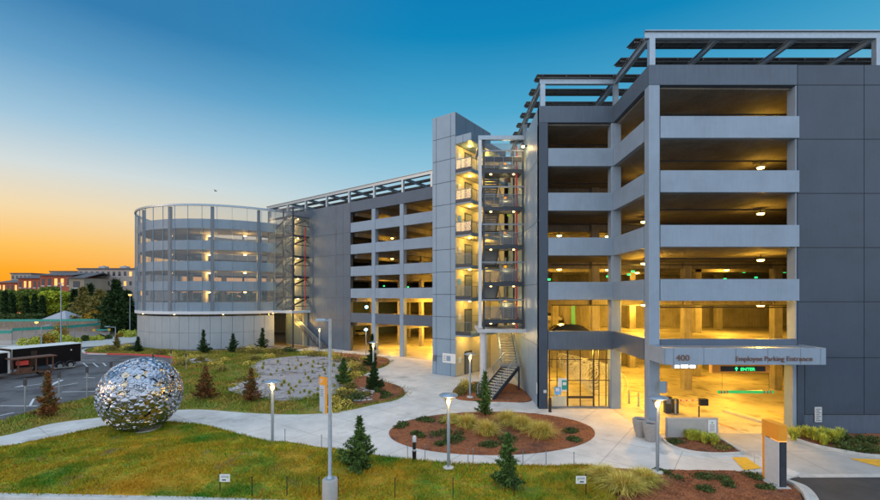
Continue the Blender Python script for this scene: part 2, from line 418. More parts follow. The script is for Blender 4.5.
# dusk sky behind and above the viewer, brightened to light facades and paving
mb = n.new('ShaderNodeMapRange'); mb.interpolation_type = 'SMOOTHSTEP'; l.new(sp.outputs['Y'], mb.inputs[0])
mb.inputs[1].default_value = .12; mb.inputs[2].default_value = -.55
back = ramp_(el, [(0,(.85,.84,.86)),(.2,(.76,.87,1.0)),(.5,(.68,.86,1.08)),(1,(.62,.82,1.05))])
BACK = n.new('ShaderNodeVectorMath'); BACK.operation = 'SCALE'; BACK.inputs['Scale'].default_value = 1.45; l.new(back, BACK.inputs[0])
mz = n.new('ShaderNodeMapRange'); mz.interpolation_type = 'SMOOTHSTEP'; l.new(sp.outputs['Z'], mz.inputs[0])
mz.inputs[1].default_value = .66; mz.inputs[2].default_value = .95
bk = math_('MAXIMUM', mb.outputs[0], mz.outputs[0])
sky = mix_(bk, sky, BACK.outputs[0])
ns = n.new('ShaderNodeTexSky'); ns.sky_type = 'NISHITA'; ns.sun_disc = False; ns.sun_elevation = SUN_EL; ns.sun_rotation = SUN_AZ
nsc = n.new('ShaderNodeVectorMath'); nsc.operation = 'SCALE'; nsc.inputs['Scale'].default_value = .012; l.new(ns.outputs[0], nsc.inputs[0])
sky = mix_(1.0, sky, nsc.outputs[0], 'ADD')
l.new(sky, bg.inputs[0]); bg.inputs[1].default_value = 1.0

sun = bpy.data.objects.new('sun', bpy.data.lights.new('sun', 'SUN')); COL.objects.link(sun)
sun.data.energy = .65; sun.data.angle = R(14); sun.data.color = (1, .62, .34)
sd = Vector((math.sin(R(-112))*math.cos(R(13)), math.cos(R(-112))*math.cos(R(13)), math.sin(R(13))))
sun.rotation_euler = sd.to_track_quat('Z', 'Y').to_euler()

# ------------------------------------------------------------------ ground
def st(o, kind='structure'): o['kind'] = kind; return o
def hill(x, y):
    return .42*math.exp(-((x+11.5)**2/34 + (y-20.6)**2/4.2)) + .05*math.sin(x*1.3+y*.7)*math.sin(y*.9-x*.4) + .02*math.sin(3.1*x)*math.sin(2.7*y)
st(sheet('ground', [(-900,-60),(900,-60),(900,1500),(-900,1500)], -.10, 'soil'))
st(sheet('parking_lot', [(-150,24),(-30,24),(-14,33),(-18,62),(-32,72),(-38,76),(-90,74),(-150,60)], -.05, 'asphalt'))
st(sheet('road', GP([(-200,350),(40,346),(80,347),(110,345),(140,341.5),(140,335.5),(100,337),(60,340),(-200,342)]), -.03, 'kerb_concrete'))
plaza = [G(-60,452),G(-60,438.5),G(0,435.5),G(50,423),G(100,416.5),G(150,410.5),G(200,408.5),G(230,400),(-15,38),(-19,50),(-23,62),(-22,66),(1,66),(12,60),(60,40),(60,24.2),(14.5,24.2)]
plaza = [G(-60,454)] + plaza[1:13] + [(-22,67.6),(-2.38,53.5),(6.6,47),(6.6,30.6),(11.9,30.6),(11.9,25.2),(60,25.2),(60,21.4),(13.5,18.6),(13,16),(-40,16)]
st(sheet('plaza_paving', plaza, 0, 'paving'))
st(sheet('driveway', [(15.4,24.9),(15.6,22.3),(16.1,19.3),(15.2,18.75),(60,18.9),(60,25.0),(20.6,25.0)], .006, 'driveway_concrete'))
st(sheet('street', [(14.2,17.9),(15.2,18.75),(15.9,18.98),(60,19.0),(60,10),(13.9,10),(14.6,16.3)], .012, 'asphalt_street'))

LAWN1 = GP([(-60,455),(0,450),(50,440.5),(105,428.5),(150,424.5),(185,425),(218,431),(250,440.5),(285,447),(320,451.5),(380,459),(440,465),(500,467.5),(560,469),(592,469),(601,481),(600,512),(400,512),(215,500.5),(0,496),(-60,495)], 4)
LAWN2 = GP([(-60,440),(0,436.5),(50,424),(100,417.5),(150,411.5),(200,409.5),(250,413),(300,414.5),(345,411),(375,404.5),(396,400),(405,394),(398,387.5),(380,382.5),(362,377.5),(372,371),(385,366.5),(390,362),(383,358),(360,355.5),(335,353.5),(300,351.5),(268,349.5),(200,351.5),(140,348.5),(110,346.5),(88,349.5),(90,353),(135,354),(165,356),(178,359.5),(172,365),(150,373),(120,385),(90,397),(45,409),(0,422),(-60,436)], 4)
GRAVEL = GP([(250,368),(262,361.5),(285,358),(310,356.5),(335,358),(352,363),(350,375),(346,386),(338,395),(322,399),(300,401.5),(280,402),(262,399.5),(243,396.5),(229,392),(230,386),(244,383),(258,378),(254,372)], 4)
TIP1 = GP([(361,376.5),(380,382),(398,387),(404.5,393.7),(395,399.5),(375,403.5),(350,406),(345,398),(350,385)], 4)
TIP2 = GP([(330,353.5),(360,356),(383,358.5),(389.5,362),(384,366),(371,370.5),(355,371),(340,362)], 4)
BEDB = [G(492 + 103*math.cos(a), 433.8 + 21.5*math.sin(a)) for a in [2*math.pi*k/60 for k in range(60)]]
BEDC = GP([(453,391),(460,385.5),(475,382.5),(505,383),(520,388),(532,399),(524,402.5),(505,402),(480,401.5),(460,400),(454,396.5)], 3)
BEDD = GP([(664,438.6),(690,438.4),(717,438.4),(724,441),(741,452.5),(722,453.8),(700,453),(683,450),(671,445.5)])
BEDE = [G(786,435.4),(19.6,24.74),(60,24.74),(60,21.9)] + GP([(905,458),(870,456.5),(845,452.5),(820,447.5),(800,441.5)])
BEDF = GP([(592,469.5),(640,470.6),(690,471),(738,472),(756,475),(778,481),(792,487),(800,495),(803,506),(803,520),(598,520),(599,490)], 3)
hb = lambda x, y: .02 + .02*math.sin(5*x)*math.sin(4.3*y)
lz = .10
st(sheet('lawn', LAWN1, lz, 'lawn', hill, .45, skirt=.2))
st(sheet('lawn_bank', LAWN2, .05, 'meadow', lambda x, y: .05*math.sin(x*.9)*math.sin(y*.8), 1.2, skirt=.2))
st(sheet('gravel_bed', GRAVEL, .13, 'gravel', hb, 1.0, skirt=.15))
st(sheet('mulch_bed', TIP1, .12, 'mulch', hb, .7, skirt=.15)); st(sheet('mulch_bed', TIP2, .13, 'mulch', hb, .7, skirt=.15))
for P_ in (BEDB, BEDC, BEDD, BEDE, BEDF): st(sheet('mulch_bed', P_, .03, 'mulch', hb, .5, skirt=.1))

def kerb(pts, wd, z0, z1, m, closed=False, name='kerb', side=1):
    n_ = len(pts); rings = []
    for i in range(n_):
        a = pts[(i-1) % n_] if closed or i else pts[0]; b = pts[(i+1) % n_] if closed or i < n_-1 else pts[-1]
        dx, dy = b[0]-a[0], b[1]-a[1]; L = math.hypot(dx, dy) or 1; nx_, ny_ = -dy/L*wd*side, dx/L*wd*side
        x, y = pts[i]; c = .02
        rings.append([(x,y,z0),(x,y,z1-c),(x+nx_*.12,y+ny_*.12,z1),(x+nx_*.88,y+ny_*.88,z1),(x+nx_,y+ny_,z1-c),(x+nx_,y+ny_,z0)])
    if closed: rings.append(rings[0])
    return st(MB().loft(rings, not closed).build(name, m))
kerb(smooth_poly([G(*p) for p in [(786,435.6),(800,441.6),(820,447.6),(845,452.6),(870,456.6),(905,458.2)]], 5, False), .16, -.05, .15, 'kerb_concrete', side=-1)
kerb(smooth_poly([G(*p) for p in [(664,440),(671,446),(683,450.5),(700,453.6),(722,454.6),(741,453.6)]], 5, False), .12, -.05, .12, 'kerb_concrete', side=-1)
kerb([G(741,453.4), G(716,437.9)], .14, -.05, .14, 'kerb_concrete', side=-1)
kerb(smooth_poly([G(*p) for p in [(756,474.5),(778,480.5),(793,486.5),(802,495),(806,506),(806,522)]], 5, False), .16, -.05, .15, 'kerb_concrete', side=1)
st(sheet('gutter', smooth_poly([G(*p) for p in [(790,480),(806,486),(816,495),(821,506),(821,522)]], 5, False) + smooth_poly([G(*p) for p in [(806,522),(806,506),(802,495),(792,486)]], 5, False), .016, 'kerb_concrete'))
st(sheet('gutter', [G(797,474.6),G(905,474.2),G(905,477.6),G(800,478)], .018, 'kerb_concrete'))
kerb([G(-70,494.5), G(0,495), G(218,499.5), G(300,503)], .35, -.1, .12, 'kerb_concrete', side=-1)
kerb(smooth_poly([G(*p) for p in [(88,349.2),(84,351),(90,353.6),(112,354.2)]], 5, False), .3, -.05, .12, 'kerb_concrete', side=-1, name='kerb')
kerb(smooth_poly([G(*p) for p in [(88,352.6),(90,353.6),(112,354.2),(135,354.6),(165,356.6),(180,360),(172,365.4)]], 5, False), .28, -.05, .14, 'red_kerb', name='red_kerb', side=-1)
# yellow tactile strips
for nm, q in (('tactile_strip', [(732,457.6),(746,457.6),(762,468.6),(744,470.6)]), ('tactile_strip', [(849,458.8),(905,460.4),(905,469.8),(878,466.8)])):
    o = sheet(nm, [G(*p) for p in q], .022, 'yellow_paint'); st(o)
# parking lot markings
def line(p, q, wd=.12, name='road_marking', m='road_white', z=-.04):
    a, b = Vector(G(*p)+(0,)), Vector(G(*q)+(0,)); d = (b-a).normalized(); s_ = Vector((-d.y, d.x, 0))*wd/2
    return st(sheet(name, [tuple((a-s_).xy), tuple((b-s_).xy), tuple((b+s_).xy), tuple((a+s_).xy)], z, m))
for p, q in [((0,405.2),(37,405.5)),((34,398),(62,397.6)),((34,398),(30,405)),((62,391.4),(96,391)),((84,377),(95,377.5)),((55,386.5),(78,382.5)),((80,362.6),(107,362.4)),((83,362.6),(88,366.6)),((93,362.6),(98,366.6)),((103,362.6),(106,365.6)),((16,386.8),(48,382.5)),((0,415),(14,412)),((82,359.6),(96,359.7))]:
    line(p, q, .14)
for p, q in [((50,385),(62,379.5)),((16,387),(26,384.5))]: line(p, q, .35)
# ------------------------------------------------------------------ levels shared by the whole garage
FL = [0, 4.4, 7.94, 11.13, 14.35, 17.55, 20.6]          # floor tops
BT = [5.60, 9.14, 12.33, 15.55, 18.75]                   # spandrel tops
ROOF = 21.8
def panels(mb, face, us, zs, pos, th=.06, gap=.035):
    """flat cladding panels; face 'y' = facing -y at y=pos, 'x' = facing -x, 'X' = facing +x"""
    for a, b in zip(us[:-1], us[1:]):
        for c, d in zip(zs[:-1], zs[1:]):
            g = gap/2
            if face == 'y': mb.box(a+g, b-g, pos-th, pos, c+g, d-g)
            elif face == 'x': mb.box(pos-th, pos, a+g, b-g, c+g, d-g)
            else: mb.box(pos, pos+th, a+g, b-g, c+g, d-g)
PZ = [ROOF, 20.6, 17.4, 14.2, 11.0, 7.8, 4.5, 0.0]
PZ = PZ[::-1]
def lamp_light(name, loc, power, col=(1,.6,.2), r=.15, parent=None):
    L = bpy.data.lights.new(name, 'POINT'); L.energy = power; L.color = col; L.shadow_soft_size = r
    o = bpy.data.objects.new(name, L); COL.objects.link(o); o.parent = parent; o.location = loc
    return o

# ------------------------------------------------------------------ near garage block
X0, X1, Y1, Y2 = 6.40, 11.75, 24.8, 30.2
XR, YB = 48, 64
ng = thing('parking_garage', 'tall grey parking garage block with amber lit decks above the entrance canopy', 'building', (X1, Y1, 0))
def nb(mb, name, m, **k): return mb.build(name, m, ng, world=True, **k)
# solid front wall right of the bays (backing plus cladding)
nb(MB().box(20.52, XR, Y1+.06, Y1+.7, 0, ROOF), 'wall', 'joint_dark')
m_ = MB(); panels(m_, 'y', [20.52, 24.45, 28.4, 32.3, 36.2, 40.1, 44, XR], PZ[1:], Y1+.06); panels(m_, 'y', [20.95, 24.45, 28.4, 32.3, 36.2, 40.1, 44, XR], [1.15, 4.5], Y1+.06); nb(m_, 'cladding', 'cladding_dark')
nb(MB().box(20.95, XR, Y1+.05, Y1+.2, .0, 1.1), 'plinth', 'precast_dark')
nb(MB().box(20.30, 20.515, Y1+.06, Y1+.72, 0, 4.3), 'jamb', 'precast_light'); nb(MB().box(20.53, 20.93, Y1+.0, Y1+.05, 0, 4.4), 'pilaster', 'cladding_dark')
# parapets
nb(MB().box(X1, 20.5, Y1, Y1+.5, 20.62, ROOF), 'parapet', 'precast_dark')
nb(MB().box(X1, X1+.5, Y1+.5, Y2-.02, 20.62, ROOF), 'parapet', 'precast_dark')
nb(MB().box(X0, X1+.5, Y2, Y2+.5, 20.62, ROOF), 'parapet', 'precast_dark')
# spandrels
for i, t in enumerate(BT):
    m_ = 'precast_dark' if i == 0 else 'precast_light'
    h = 1.32 if i == 0 else 1.28
    nb(MB().box(12.42 if i else 12.42, 20.60 if i else 20.5, Y1-.04 if i else Y1, Y1+.3, t-h, t), 'spandrel', m_)
    nb(MB().box(X1-.02, X1+.3, Y1+.62, Y2-.03, t-h, t), 'spandrel', m_)
    nb(MB().box(7.06, X1-.03, Y2-.03, Y2+.3, t-h, t), 'spandrel', m_)
# exposed columns
def column(x0, x1, y0, y1, z0=0, z1=20.62, m='precast_light', name='column'): return nb(MB().cbox(x0, x1, y0, y1, z0, z1, .03), name, m)
column(X1, 12.4, Y1, Y1+.6)
column(11.62, 12.32, Y2+.02, Y2+.75, 0, 20.6)
nb(MB().box(20.44, 20.515, Y1+.05, Y1+.68, 4.5, 20.6), 'jamb', 'precast_light')
nb(MB().box(X0, 7.03, Y2, Y2+.6, 0, 20.6), 'pier', 'cladding_dark')
# left flank wall
nb(MB().box(X0+.06, X0+.5, Y2+.6, 46.2, 0, ROOF), 'wall', 'joint_dark')
m_ = MB(); panels(m_, 'x', [Y2+.02, 32.1, 34.0, 37, 40, 43, 46.2], [0, 4.5, 9.0, 13.6, 18.1, ROOF], X0+.06); nb(m_, 'cladding', 'cladding_light')
# floors, beams, back walls, inner columns
for i, z in enumerate(FL):
    p = [(X1+.3, Y1+.3),(XR-.2, Y1+.7),(XR-.2, 50.2),(16, 50.2),(16, YB),(-4,YB+10),(X0+.5, 46.3),(X0+.5, Y2+.3),(X1+.3, Y2+.3)]
    if i == 0:
        p[0] = (X1-.1, Y1-.1); p[7] = (X0+.5, Y2-.02); p[8] = (X1-.1, Y2-.02)
        nb(MB().prism(p, -.3, .012), 'floor_slab', 'concrete_floor')
    else: nb(MB().prism(p, z-.09, z), 'floor_slab' if i < 6 else 'roof_deck', 'concrete_in' if i > 1 else 'concrete_floor')
for i in range(1, 7):
    z = FL[i]-.095
    for k, y in enumerate([36.5, 42.0, 47.5]):
        nb(MB().box(X0+.55, 16 if False else XR-.3, y, y+.45, z-.55, z), 'ceiling_beam', 'concrete_in')
    nb(MB().tube([(13, 27.6, z-.45), (XR-.5, 27.6, z-.45)], .05, 6), 'sprinkler_pipe', 'steel_dark')
    nb(MB().tube([(8, 33.2, z-.45), (XR-.5, 33.2, z-.45)], .05, 6), 'sprinkler_pipe', 'steel_dark')
nb(MB().box(16, XR, 50.2, 50.6, 0, ROOF), 'back_wall', 'concrete_in')
nb(MB().box(15.6, 16, 50.2, YB+.4, 0, ROOF), 'back_wall', 'concrete_in')
nb(MB().box(-1.5, 15.6, YB, YB+.4, 0, ROOF-1), 'back_wall', 'concrete_in')
nb(MB().box(XR-.2, XR, Y1+.7, 50.2, 0, ROOF), 'side_wall', 'concrete_in')
for x, y in [(20.2,36.2),(28,36.2),(12.2,36.2),(20.2,47.2),(30,47.2),(11.5,47.2),(24.5,42)]:
    nb(MB().cbox(x, x+.7, y, y+.7, 0, 20.38, .05), 'inner_column', 'concrete_in')
# rooftop solar canopy of the block
pc = thing('solar_canopy', 'steel solar canopy frame on the roof of the near garage block', 'solar canopy', (X1, Y1, ROOF))
def pb(mb, name, m, **k): return mb.build(name, m, pc, world=True, **k)
CT = 23.97
for x, y in [(X1+.25, Y1+.25),(25.45, Y1+.25),(X0+.3, Y2+.25),(X1+.25, Y2+.25),(X0+.3, 37.5),(X0+.3, 45),(36, Y1+.25)]:
    pb(MB().box(x-.17, x+.17, y-.15, y+.15, ROOF+.01, CT-.53), 'post', 'galvanised')
def ibeam(a, b, h=.5, w_=.26):
    m = MB(); a = Vector(a); b = Vector(b); up = Vector((0,0,1))
    m.bar(a+up*(h/2-.03), b+up*(h/2-.03), w_, .05); m.bar(a-up*(h/2-.03), b-up*(h/2-.03), w_, .05); m.bar(a, b, .05, h-.12); return m
pb(ibeam((X1-.15, Y1+.25, CT-.27), (XR, Y1+.25, CT-.27)), 'edge_beam', 'galvanised')
pb(ibeam((X0+.1, Y2+.25, CT-.27), (X1+.2, Y2+.25, CT-.27)), 'edge_beam', 'galvanised')
pb(ibeam((X1+.25, Y1+.45, CT-.27), (X1+.25, 46, CT-.27)), 'rafter', 'galvanised')
pb(ibeam((X0+.3, Y2+.45, CT-.27), (X0+.3, 46, CT-.27)), 'rafter', 'galvanised')
for x in (16.1, 20.8, 25.5, 30.2, 34.9, 39.6): pb(ibeam((x, Y1+.45, CT-.32), (x, 46, CT-.32), .36, .2), 'rafter', 'galvanised')
for k in range(9):
    y = 25.9 + 2.12*k; xl = X1-.35 if y < 29.6 else X0-.15
    q = [(y-.02, CT+.02), (y+1.25, CT+.20), (y+1.25, CT+.25), (y-.02, CT+.07)]
    m = MB(); m.loft([[(x, a, z) for a, z in q] for x in (xl, XR)]); pb(m, 'solar_row', 'pv_dark')
    m = MB()
    x = xl+.4
    while x < XR: m.bar((x, y, CT-.03), (x, y+1.22, CT+.13), .05, .07); x += 1.7
    m.bar((xl+.05, y+.2, CT-.06), (XR, y+.2, CT-.06), .06, .08); m.bar((xl+.05, y+1.05, CT+.06), (XR, y+1.05, CT+.06), .06, .08)
    pb(m, 'panel_rails', 'pv_back')

# ------------------------------------------------------------------ entrance canopy and its lettering
def text_mesh(body, size, depth=.02, spacing=1.0):
    c = bpy.data.curves.new('t', 'FONT'); c.body = body; c.size = size; c.extrude = depth; c.space_character = spacing
    o = bpy.data.objects.new('t', c); COL.objects.link(o); dg = bpy.context.evaluated_depsgraph_get(); dg.update()
    me = bpy.data.meshes.new_from_object(o.evaluated_get(dg)); bpy.data.objects.remove(o); return me
def text(name, body, size, m, parent, loc, rz=0, width=None, depth=.015, world=True):
    """upright lettering facing -y turned by rz; loc = lower left"""
    me = text_mesh(body, size, depth); me.materials.clear(); me.materials.append(MATS[m])
    xs = [v.co.x for v in me.vertices]
    sx = width/(max(xs)-min(xs)) if width else 1
    M_ = Matrix.Translation(loc) @ Matrix.Rotation(rz, 4, 'Z') @ Matrix.Rotation(R(90), 4, 'X') @ Matrix.Diagonal((sx, 1, 1, 1))
    if world: M_ = wm(parent).inverted() @ M_
    me.transform(M_); return link(name, me, parent)
ec = thing('entrance_canopy', 'pale metal entrance canopy with raised lettering across the garage driveway', 'canopy', (X1, Y1, 4.4))
YC = 23.0
def eb(mb, name, m, **k): return mb.build(name, m, ec, world=True, **k)
m_ = MB(); m_.box(X1+.03, 20.55, YC+.06, Y1-.06, 4.42, 5.2); eb(m_, 'frame', 'steel_grey')
m_ = MB()
for a, b in zip([X1,12.25,13.9,15.65,17.4,19.2,20.3], [12.25,13.9,15.65,17.4,19.2,20.3,20.6]): m_.box(a+.012, b-.012, YC, YC+.058, 4.38, 5.29)
m_.box(X1-.03, X1+.028, YC, Y1-.02, 4.38, 5.29); m_.box(20.56, 20.62, YC+.06, Y1-.02, 4.38, 5.29)
eb(m_, 'fascia', 'precast_light')
eb(MB().box(X1+.05, 20.5, YC+.08, Y1-.05, 5.205, 5.25), 'roof_sheet', 'galvanised')
text('lettering', '400', .46, 'rust_letter', ec, (XX(675.7,YC), YC-.02, HZ(360.6,YC)), width=.74, depth=.02)
for w_, a_, b_ in (('Employee',735,761.6),('Parking',764,783.6),('Entrance',786,811.6)): text('lettering', w_, .37, 'rust_letter', ec, (XX(a_,YC), YC-.02, HZ(360.9,YC)), width=XX(b_,YC)-XX(a_,YC), depth=.02)
for px in (690, 745, 800):
    eb(MB().lathe([(.0,0),(.09,0),(.09,-.05),(.0,-.06)], (XX(px,23.8), 23.8, 4.40), 12), 'downlight', 'steel_grey')

# ENTER display
es = thing('led_sign', 'orange framed display reading ENTER in green hung under the entrance canopy', 'sign', (16.8, 25.3, 3.7))
Y = 25.3
es_b = lambda mb, n_, m, **k: mb.build(n_, m, es, world=True, **k)
es_b(MB().box(XX(712,Y), XX(770,Y), Y, Y+.3, HZ(373,Y), HZ(364.4,Y)), 'housing', 'orange_paint')
es_b(MB().box(XX(720.5,Y), XX(765,Y), Y-.03, Y-.004, HZ(371.3,Y), HZ(366.3,Y)), 'screen', 'black_metal')
text('lettering', 'ENTER', .26, 'green_glow', es, (XX(740,Y), Y-.04, HZ(370.6,Y)), width=.86, depth=.005)
m_ = MB(); ax, az = XX(736,Y), HZ(370.8,Y); m_.box(ax-.03, ax+.03, Y-.05, Y-.035, az, az+.15)
m_.add([(ax-.1,Y-.05,az+.12),(ax+.1,Y-.05,az+.12),(ax,Y-.05,az+.24),(ax-.1,Y-.035,az+.12),(ax+.1,Y-.035,az+.12),(ax,Y-.035,az+.24)], [(0,1,2),(5,4,3),(0,3,4,1),(1,4,5,2),(2,5,3,0)])
es_b(m_, 'arrow', 'green_glow')
for px in (722, 760): es_b(MB().tube([(XX(px,Y), Y+.15, HZ(364.4,Y)), (XX(px,Y), Y+.15, 4.35)], .02, 6), 'hanger', 'steel_dark')
# clearance bar
cb = thing('clearance_bar', 'green clearance bar with striped ends hanging over the entry lane', 'clearance bar', (17, 25.6, 2.3))
Y = 25.6
MB().tube([(XX(718,Y), Y, HZ(392,Y)), (XX(773,Y), Y, HZ(392,Y))], .09, 10).build('bar', 'green_bar', cb, world=True, smooth=True)
for a, b in ((720,728),(763,771)):
    for k in range(3):
        xa = XX(a,Y) + k*.19; MB().tube([(xa, Y, HZ(392,Y)), (xa+.08, Y, HZ(392,Y))], .097, 10).build('stripe', 'red_paint', cb, world=True)
for px in (722, 769): MB().tube([(XX(px,Y), Y, HZ(392,Y)), (XX(px,Y), Y, 4.3)], .008, 5).build('chain', 'steel_dark', cb, world=True)
# small lit white board left of it
lb = thing('lit_board', 'small white lit information board under the left end of the entrance canopy', 'sign', (14, 26.2, 3.6))
Y = 26.2
MB().box(XX(672,Y), XX(697,Y), Y, Y+.12, HZ(368.6,Y), HZ(364.2,Y)).build('board', 'off_white', lb, world=True)
for a, b, zz in ((675,679,366.6),(681,688,366.4),(690,695,366.6)): MB().box(XX(a,Y), XX(b,Y), Y-.02, Y-.003, HZ(zz+1.2,Y), HZ(zz-1.2,Y)).build('lit_panel', 'white_glow', lb, world=True)
MB().tube([(XX(684,Y), Y+.06, HZ(364.2,Y)), (XX(684,Y), Y+.06, 4.3)], .02, 6).build('hanger', 'steel_dark', lb, world=True)

# ------------------------------------------------------------------ glazed bike room
br = thing('glazed_screen', 'floor to soffit glass screen with black frames and double doors on the ground floor', 'glass screen', (7.1, Y2+.2, 0))
Y = Y2 + .35
lamp_light('hoop_fill_light', (3.0, 1.2, 3.9), 260, (1,.52,.08), .2, br)  # added lamp without a fixture, brightens the hoops behind the glass
gx = lambda px: XX(px, Y)
for px, wd in ((549.5,.06),(567.6,.09),(580.3,.05),(593.6,.09),(599,.04),(606,.05),(611,.06),(557,.03)):
    MB().box(gx(px)-wd/2, gx(px)+wd/2, Y-.04, Y+.06, .02, 4.2).build('mullion', 'black_metal', br, world=True)
for py in (359.5, 380.5):
    MB().box(gx(549), gx(612), Y-.03, Y+.05, HZ(py,Y)-.02, HZ(py,Y)+.03).build('transom', 'black_metal', br, world=True)
MB().box(gx(568), gx(593.5), Y-.06, Y-.045, HZ(398.2,Y), HZ(396,Y)).build('push_bar', 'black_metal', br, world=True)
MB().box(gx(549), gx(612), Y+.07, Y+.085, .03, 4.2).build('pane', 'glass', br, world=True)
MB().box(gx(549), gx(612), Y-.05, Y+.1, .016, .12).build('sill', 'steel_grey', br, world=True)
MB().box(gx(552), gx(566), Y-.05, Y-.045, .12, HZ(396,Y)).build('kick_panel', 'lobby_wall', br, world=True)
po = thing('poster', 'blue and white notices stuck inside the glass screen', 'poster', (gx(560), Y-.06, 1.4))
for a, b, c, d, m in ((554.2,560.8,386.8,394.8,'blue_paint'),(557.8,566.5,378,391,'sign_white'),(561.5,567,380,389.5,'teal_paint'),(555.5,559,388,391,'sign_white'),(562.5,566,382,385,'sign_white')):
    MB().box(gx(a), gx(b), Y-.07-.004*(d if False else (c-370)/8), Y-.062, HZ(d,Y), HZ(c,Y)).build('notice', m, po, world=True)
# wavy wire rack behind the glass
wr = thing('wire_sculpture', 'pale heap of looping white wire hoops behind the glass screen', 'sculpture', (10, 33, 0))
for k in range(34):
    t = k/33; cx = 9.0 + 3.4*t + RNG.uniform(-.2,.2); cz = 2.9 - 1.5*t + RNG.uniform(-.35,.35); r = .35 + .95*t*RNG.uniform(.6,1); q = RNG.uniform(-.6,.6)
    pts = [(cx + r*1.3*math.cos(a), 33.2 + q + r*.5*math.sin(a+q), max(.1, cz + r*math.sin(a))) for a in [2*math.pi*j/18 for j in range(19)]]
    MB().tube(pts, .018, 5).build('hoop', 'white_paint', wr, world=True)
# ash bollard at pier
ab = thing('bollard', 'short black bollard beside the grey pier at the glass screen', 'bollard', G(550, 412)+(0,))
MB().lathe([(.1,0),(.1,.95),(.08,1.0),(0,1.02)], n=14).build('post', 'black_metal', ab, smooth=True); MB().lathe([(.13,0),(.13,.03),(.1,.04)], n=14).build('base', 'steel_dark', ab)
# signs on the walls
def plate(name, label, px0, px1, py0, py1, Y, m='sign_white', lines=0, extra=None):
    t = thing(name, label, 'sign', (XX((px0+px1)/2,Y), Y, HZ(py1,Y)))
    MB().box(XX(px0,Y), XX(px1,Y), Y-.03, Y-.002, HZ(py1,Y), HZ(py0,Y)).build('plate', m, t, world=True)
    for k in range(lines):
        z = HZ(py0 + (py1-py0)*(k+1)/(lines+1), Y); wd = XX(px1,Y)-XX(px0,Y)
        MB().box(XX(px0,Y)+wd*.15, XX(px0,Y)+wd*(.85-.2*(k%2)), Y-.034, Y-.031, z-.03, z+.015).build('text_line', 'text_dark', t, world=True)
    return t
plate('notice_sign', 'pale notice plate with rows of text low on the dark wall right of the driveway', 814.5, 821.5, 407, 422, Y1, 'off_white', 7)
plate('notice_sign', 'small plate on the grey corner pier left of the glass screen', 543.5, 546.5, 390, 393, Y2, 'off_white', 0)
wp = thing('wall_plate', 'white rectangular plate low on the garage flank wall near the outdoor stair', 'sign', (X0, 30.9, .95))
MB().box(X0-.03, X0-.004, 30.75, 31.0, .95, 1.75).build('plate', 'sign_white', wp, world=True)
# bird-size board on column beside the lamp
bs = thing('blade_sign', 'small grey blade sign with an orange edge on the entrance corner column', 'sign', (12, 24.6, 2.4))
MB().box(12.2, 12.62, 24.45, 24.5, HZ(392.5,24.6), HZ(381,24.6)).build('face', 'cladding_light', bs, world=True)
MB().box(12.625, 12.67, 24.43, 24.52, HZ(392.5,24.6), HZ(381,24.6)).build('edge', 'orange_paint', bs, world=True)

# ------------------------------------------------------------------ lane equipment
rw = thing('retaining_wall', 'low smooth concrete wall with a white notice at the planter by the entrance', 'wall', (12.3, 24.1, 0))
MB().cbox(12.45, 15.35, 24.02, 24.3, 0, 1.14, .02).build('wall', 'concrete_pale', rw, world=True)
sg = thing('notice_sign', 'white notice with a green dot on the low concrete wall', 'sign', (15, 24, .3))
MB().box(XX(708,24), XX(716,24), 23.985, 24.012, HZ(433,24), HZ(420,24)).build('plate', 'sign_white', sg, world=True)
MB().lathe([(0,0),(.05,0),(.05,.004),(0,.004)], n=12).build('dot', 'green_paint', sg).matrix_local = wm(sg).inverted() @ Matrix.Translation((XX(712,24), 23.984, HZ(422.6,24))) @ Matrix.Rotation(R(90), 4, 'X')
for k in range(5): MB().box(XX(709.6,24), XX(714.4,24), 23.980, 23.984, HZ(425.2+k*1.4,24), HZ(424.7+k*1.4,24)).build('text_line', 'text_dark', sg, world=True)
def ticket(px, py, label, h=1.1):
    t = thing('ticket_machine', label, 'ticket machine', G(px, py)+(0,))
    MB().cbox(-.22,.22,-.16,.16,.0,h,.03).build('cabinet', 'steel_dark', t)
    MB().box(-.16,.16,-.175,-.162,h-.42,h-.1).build('screen', 'steel_grey', t); MB().box(-.25,.25,-.2,.2,h+.002,h+.05).build('cap', 'black_metal', t)
ticket(667.5, 413, 'dark ticket machine cabinet standing in the garage behind the low wall')
cr = thing('card_reader', 'black card reader on a bent post at the entry lane', 'card reader', G(699, 421)+(0,))
MB().tube([(0,0,0),(0,0,.95),(.12,0,1.1)], .045, 8).build('post', 'black_metal', cr, smooth=True)
MB().cbox(.02,.55,-.14,.14,1.02,1.42,.03).build('reader_head', 'black_metal', cr); MB().box(.0,.5,-.18,.18,1.425,1.46).build('hood', 'steel_dark', cr)
ba = thing('barrier_gate', 'thin white barrier arm lowered behind the low concrete wall', 'barrier gate', G(675, 413)+(0,))
MB().cbox(-.18,.18,-.18,.18,0,1.0,.03).build('cabinet', 'steel_dark', ba)
MB().bar((.1,0,.88),(2.3,0,.86),.09,.05).build('arm', 'white_paint', ba)
for k in range(5): MB().bar((.3+.42*k,0,.8795),(.45+.42*k,0,.879),.096,.056).build('stripe', 'red_paint', ba)
gb0 = None
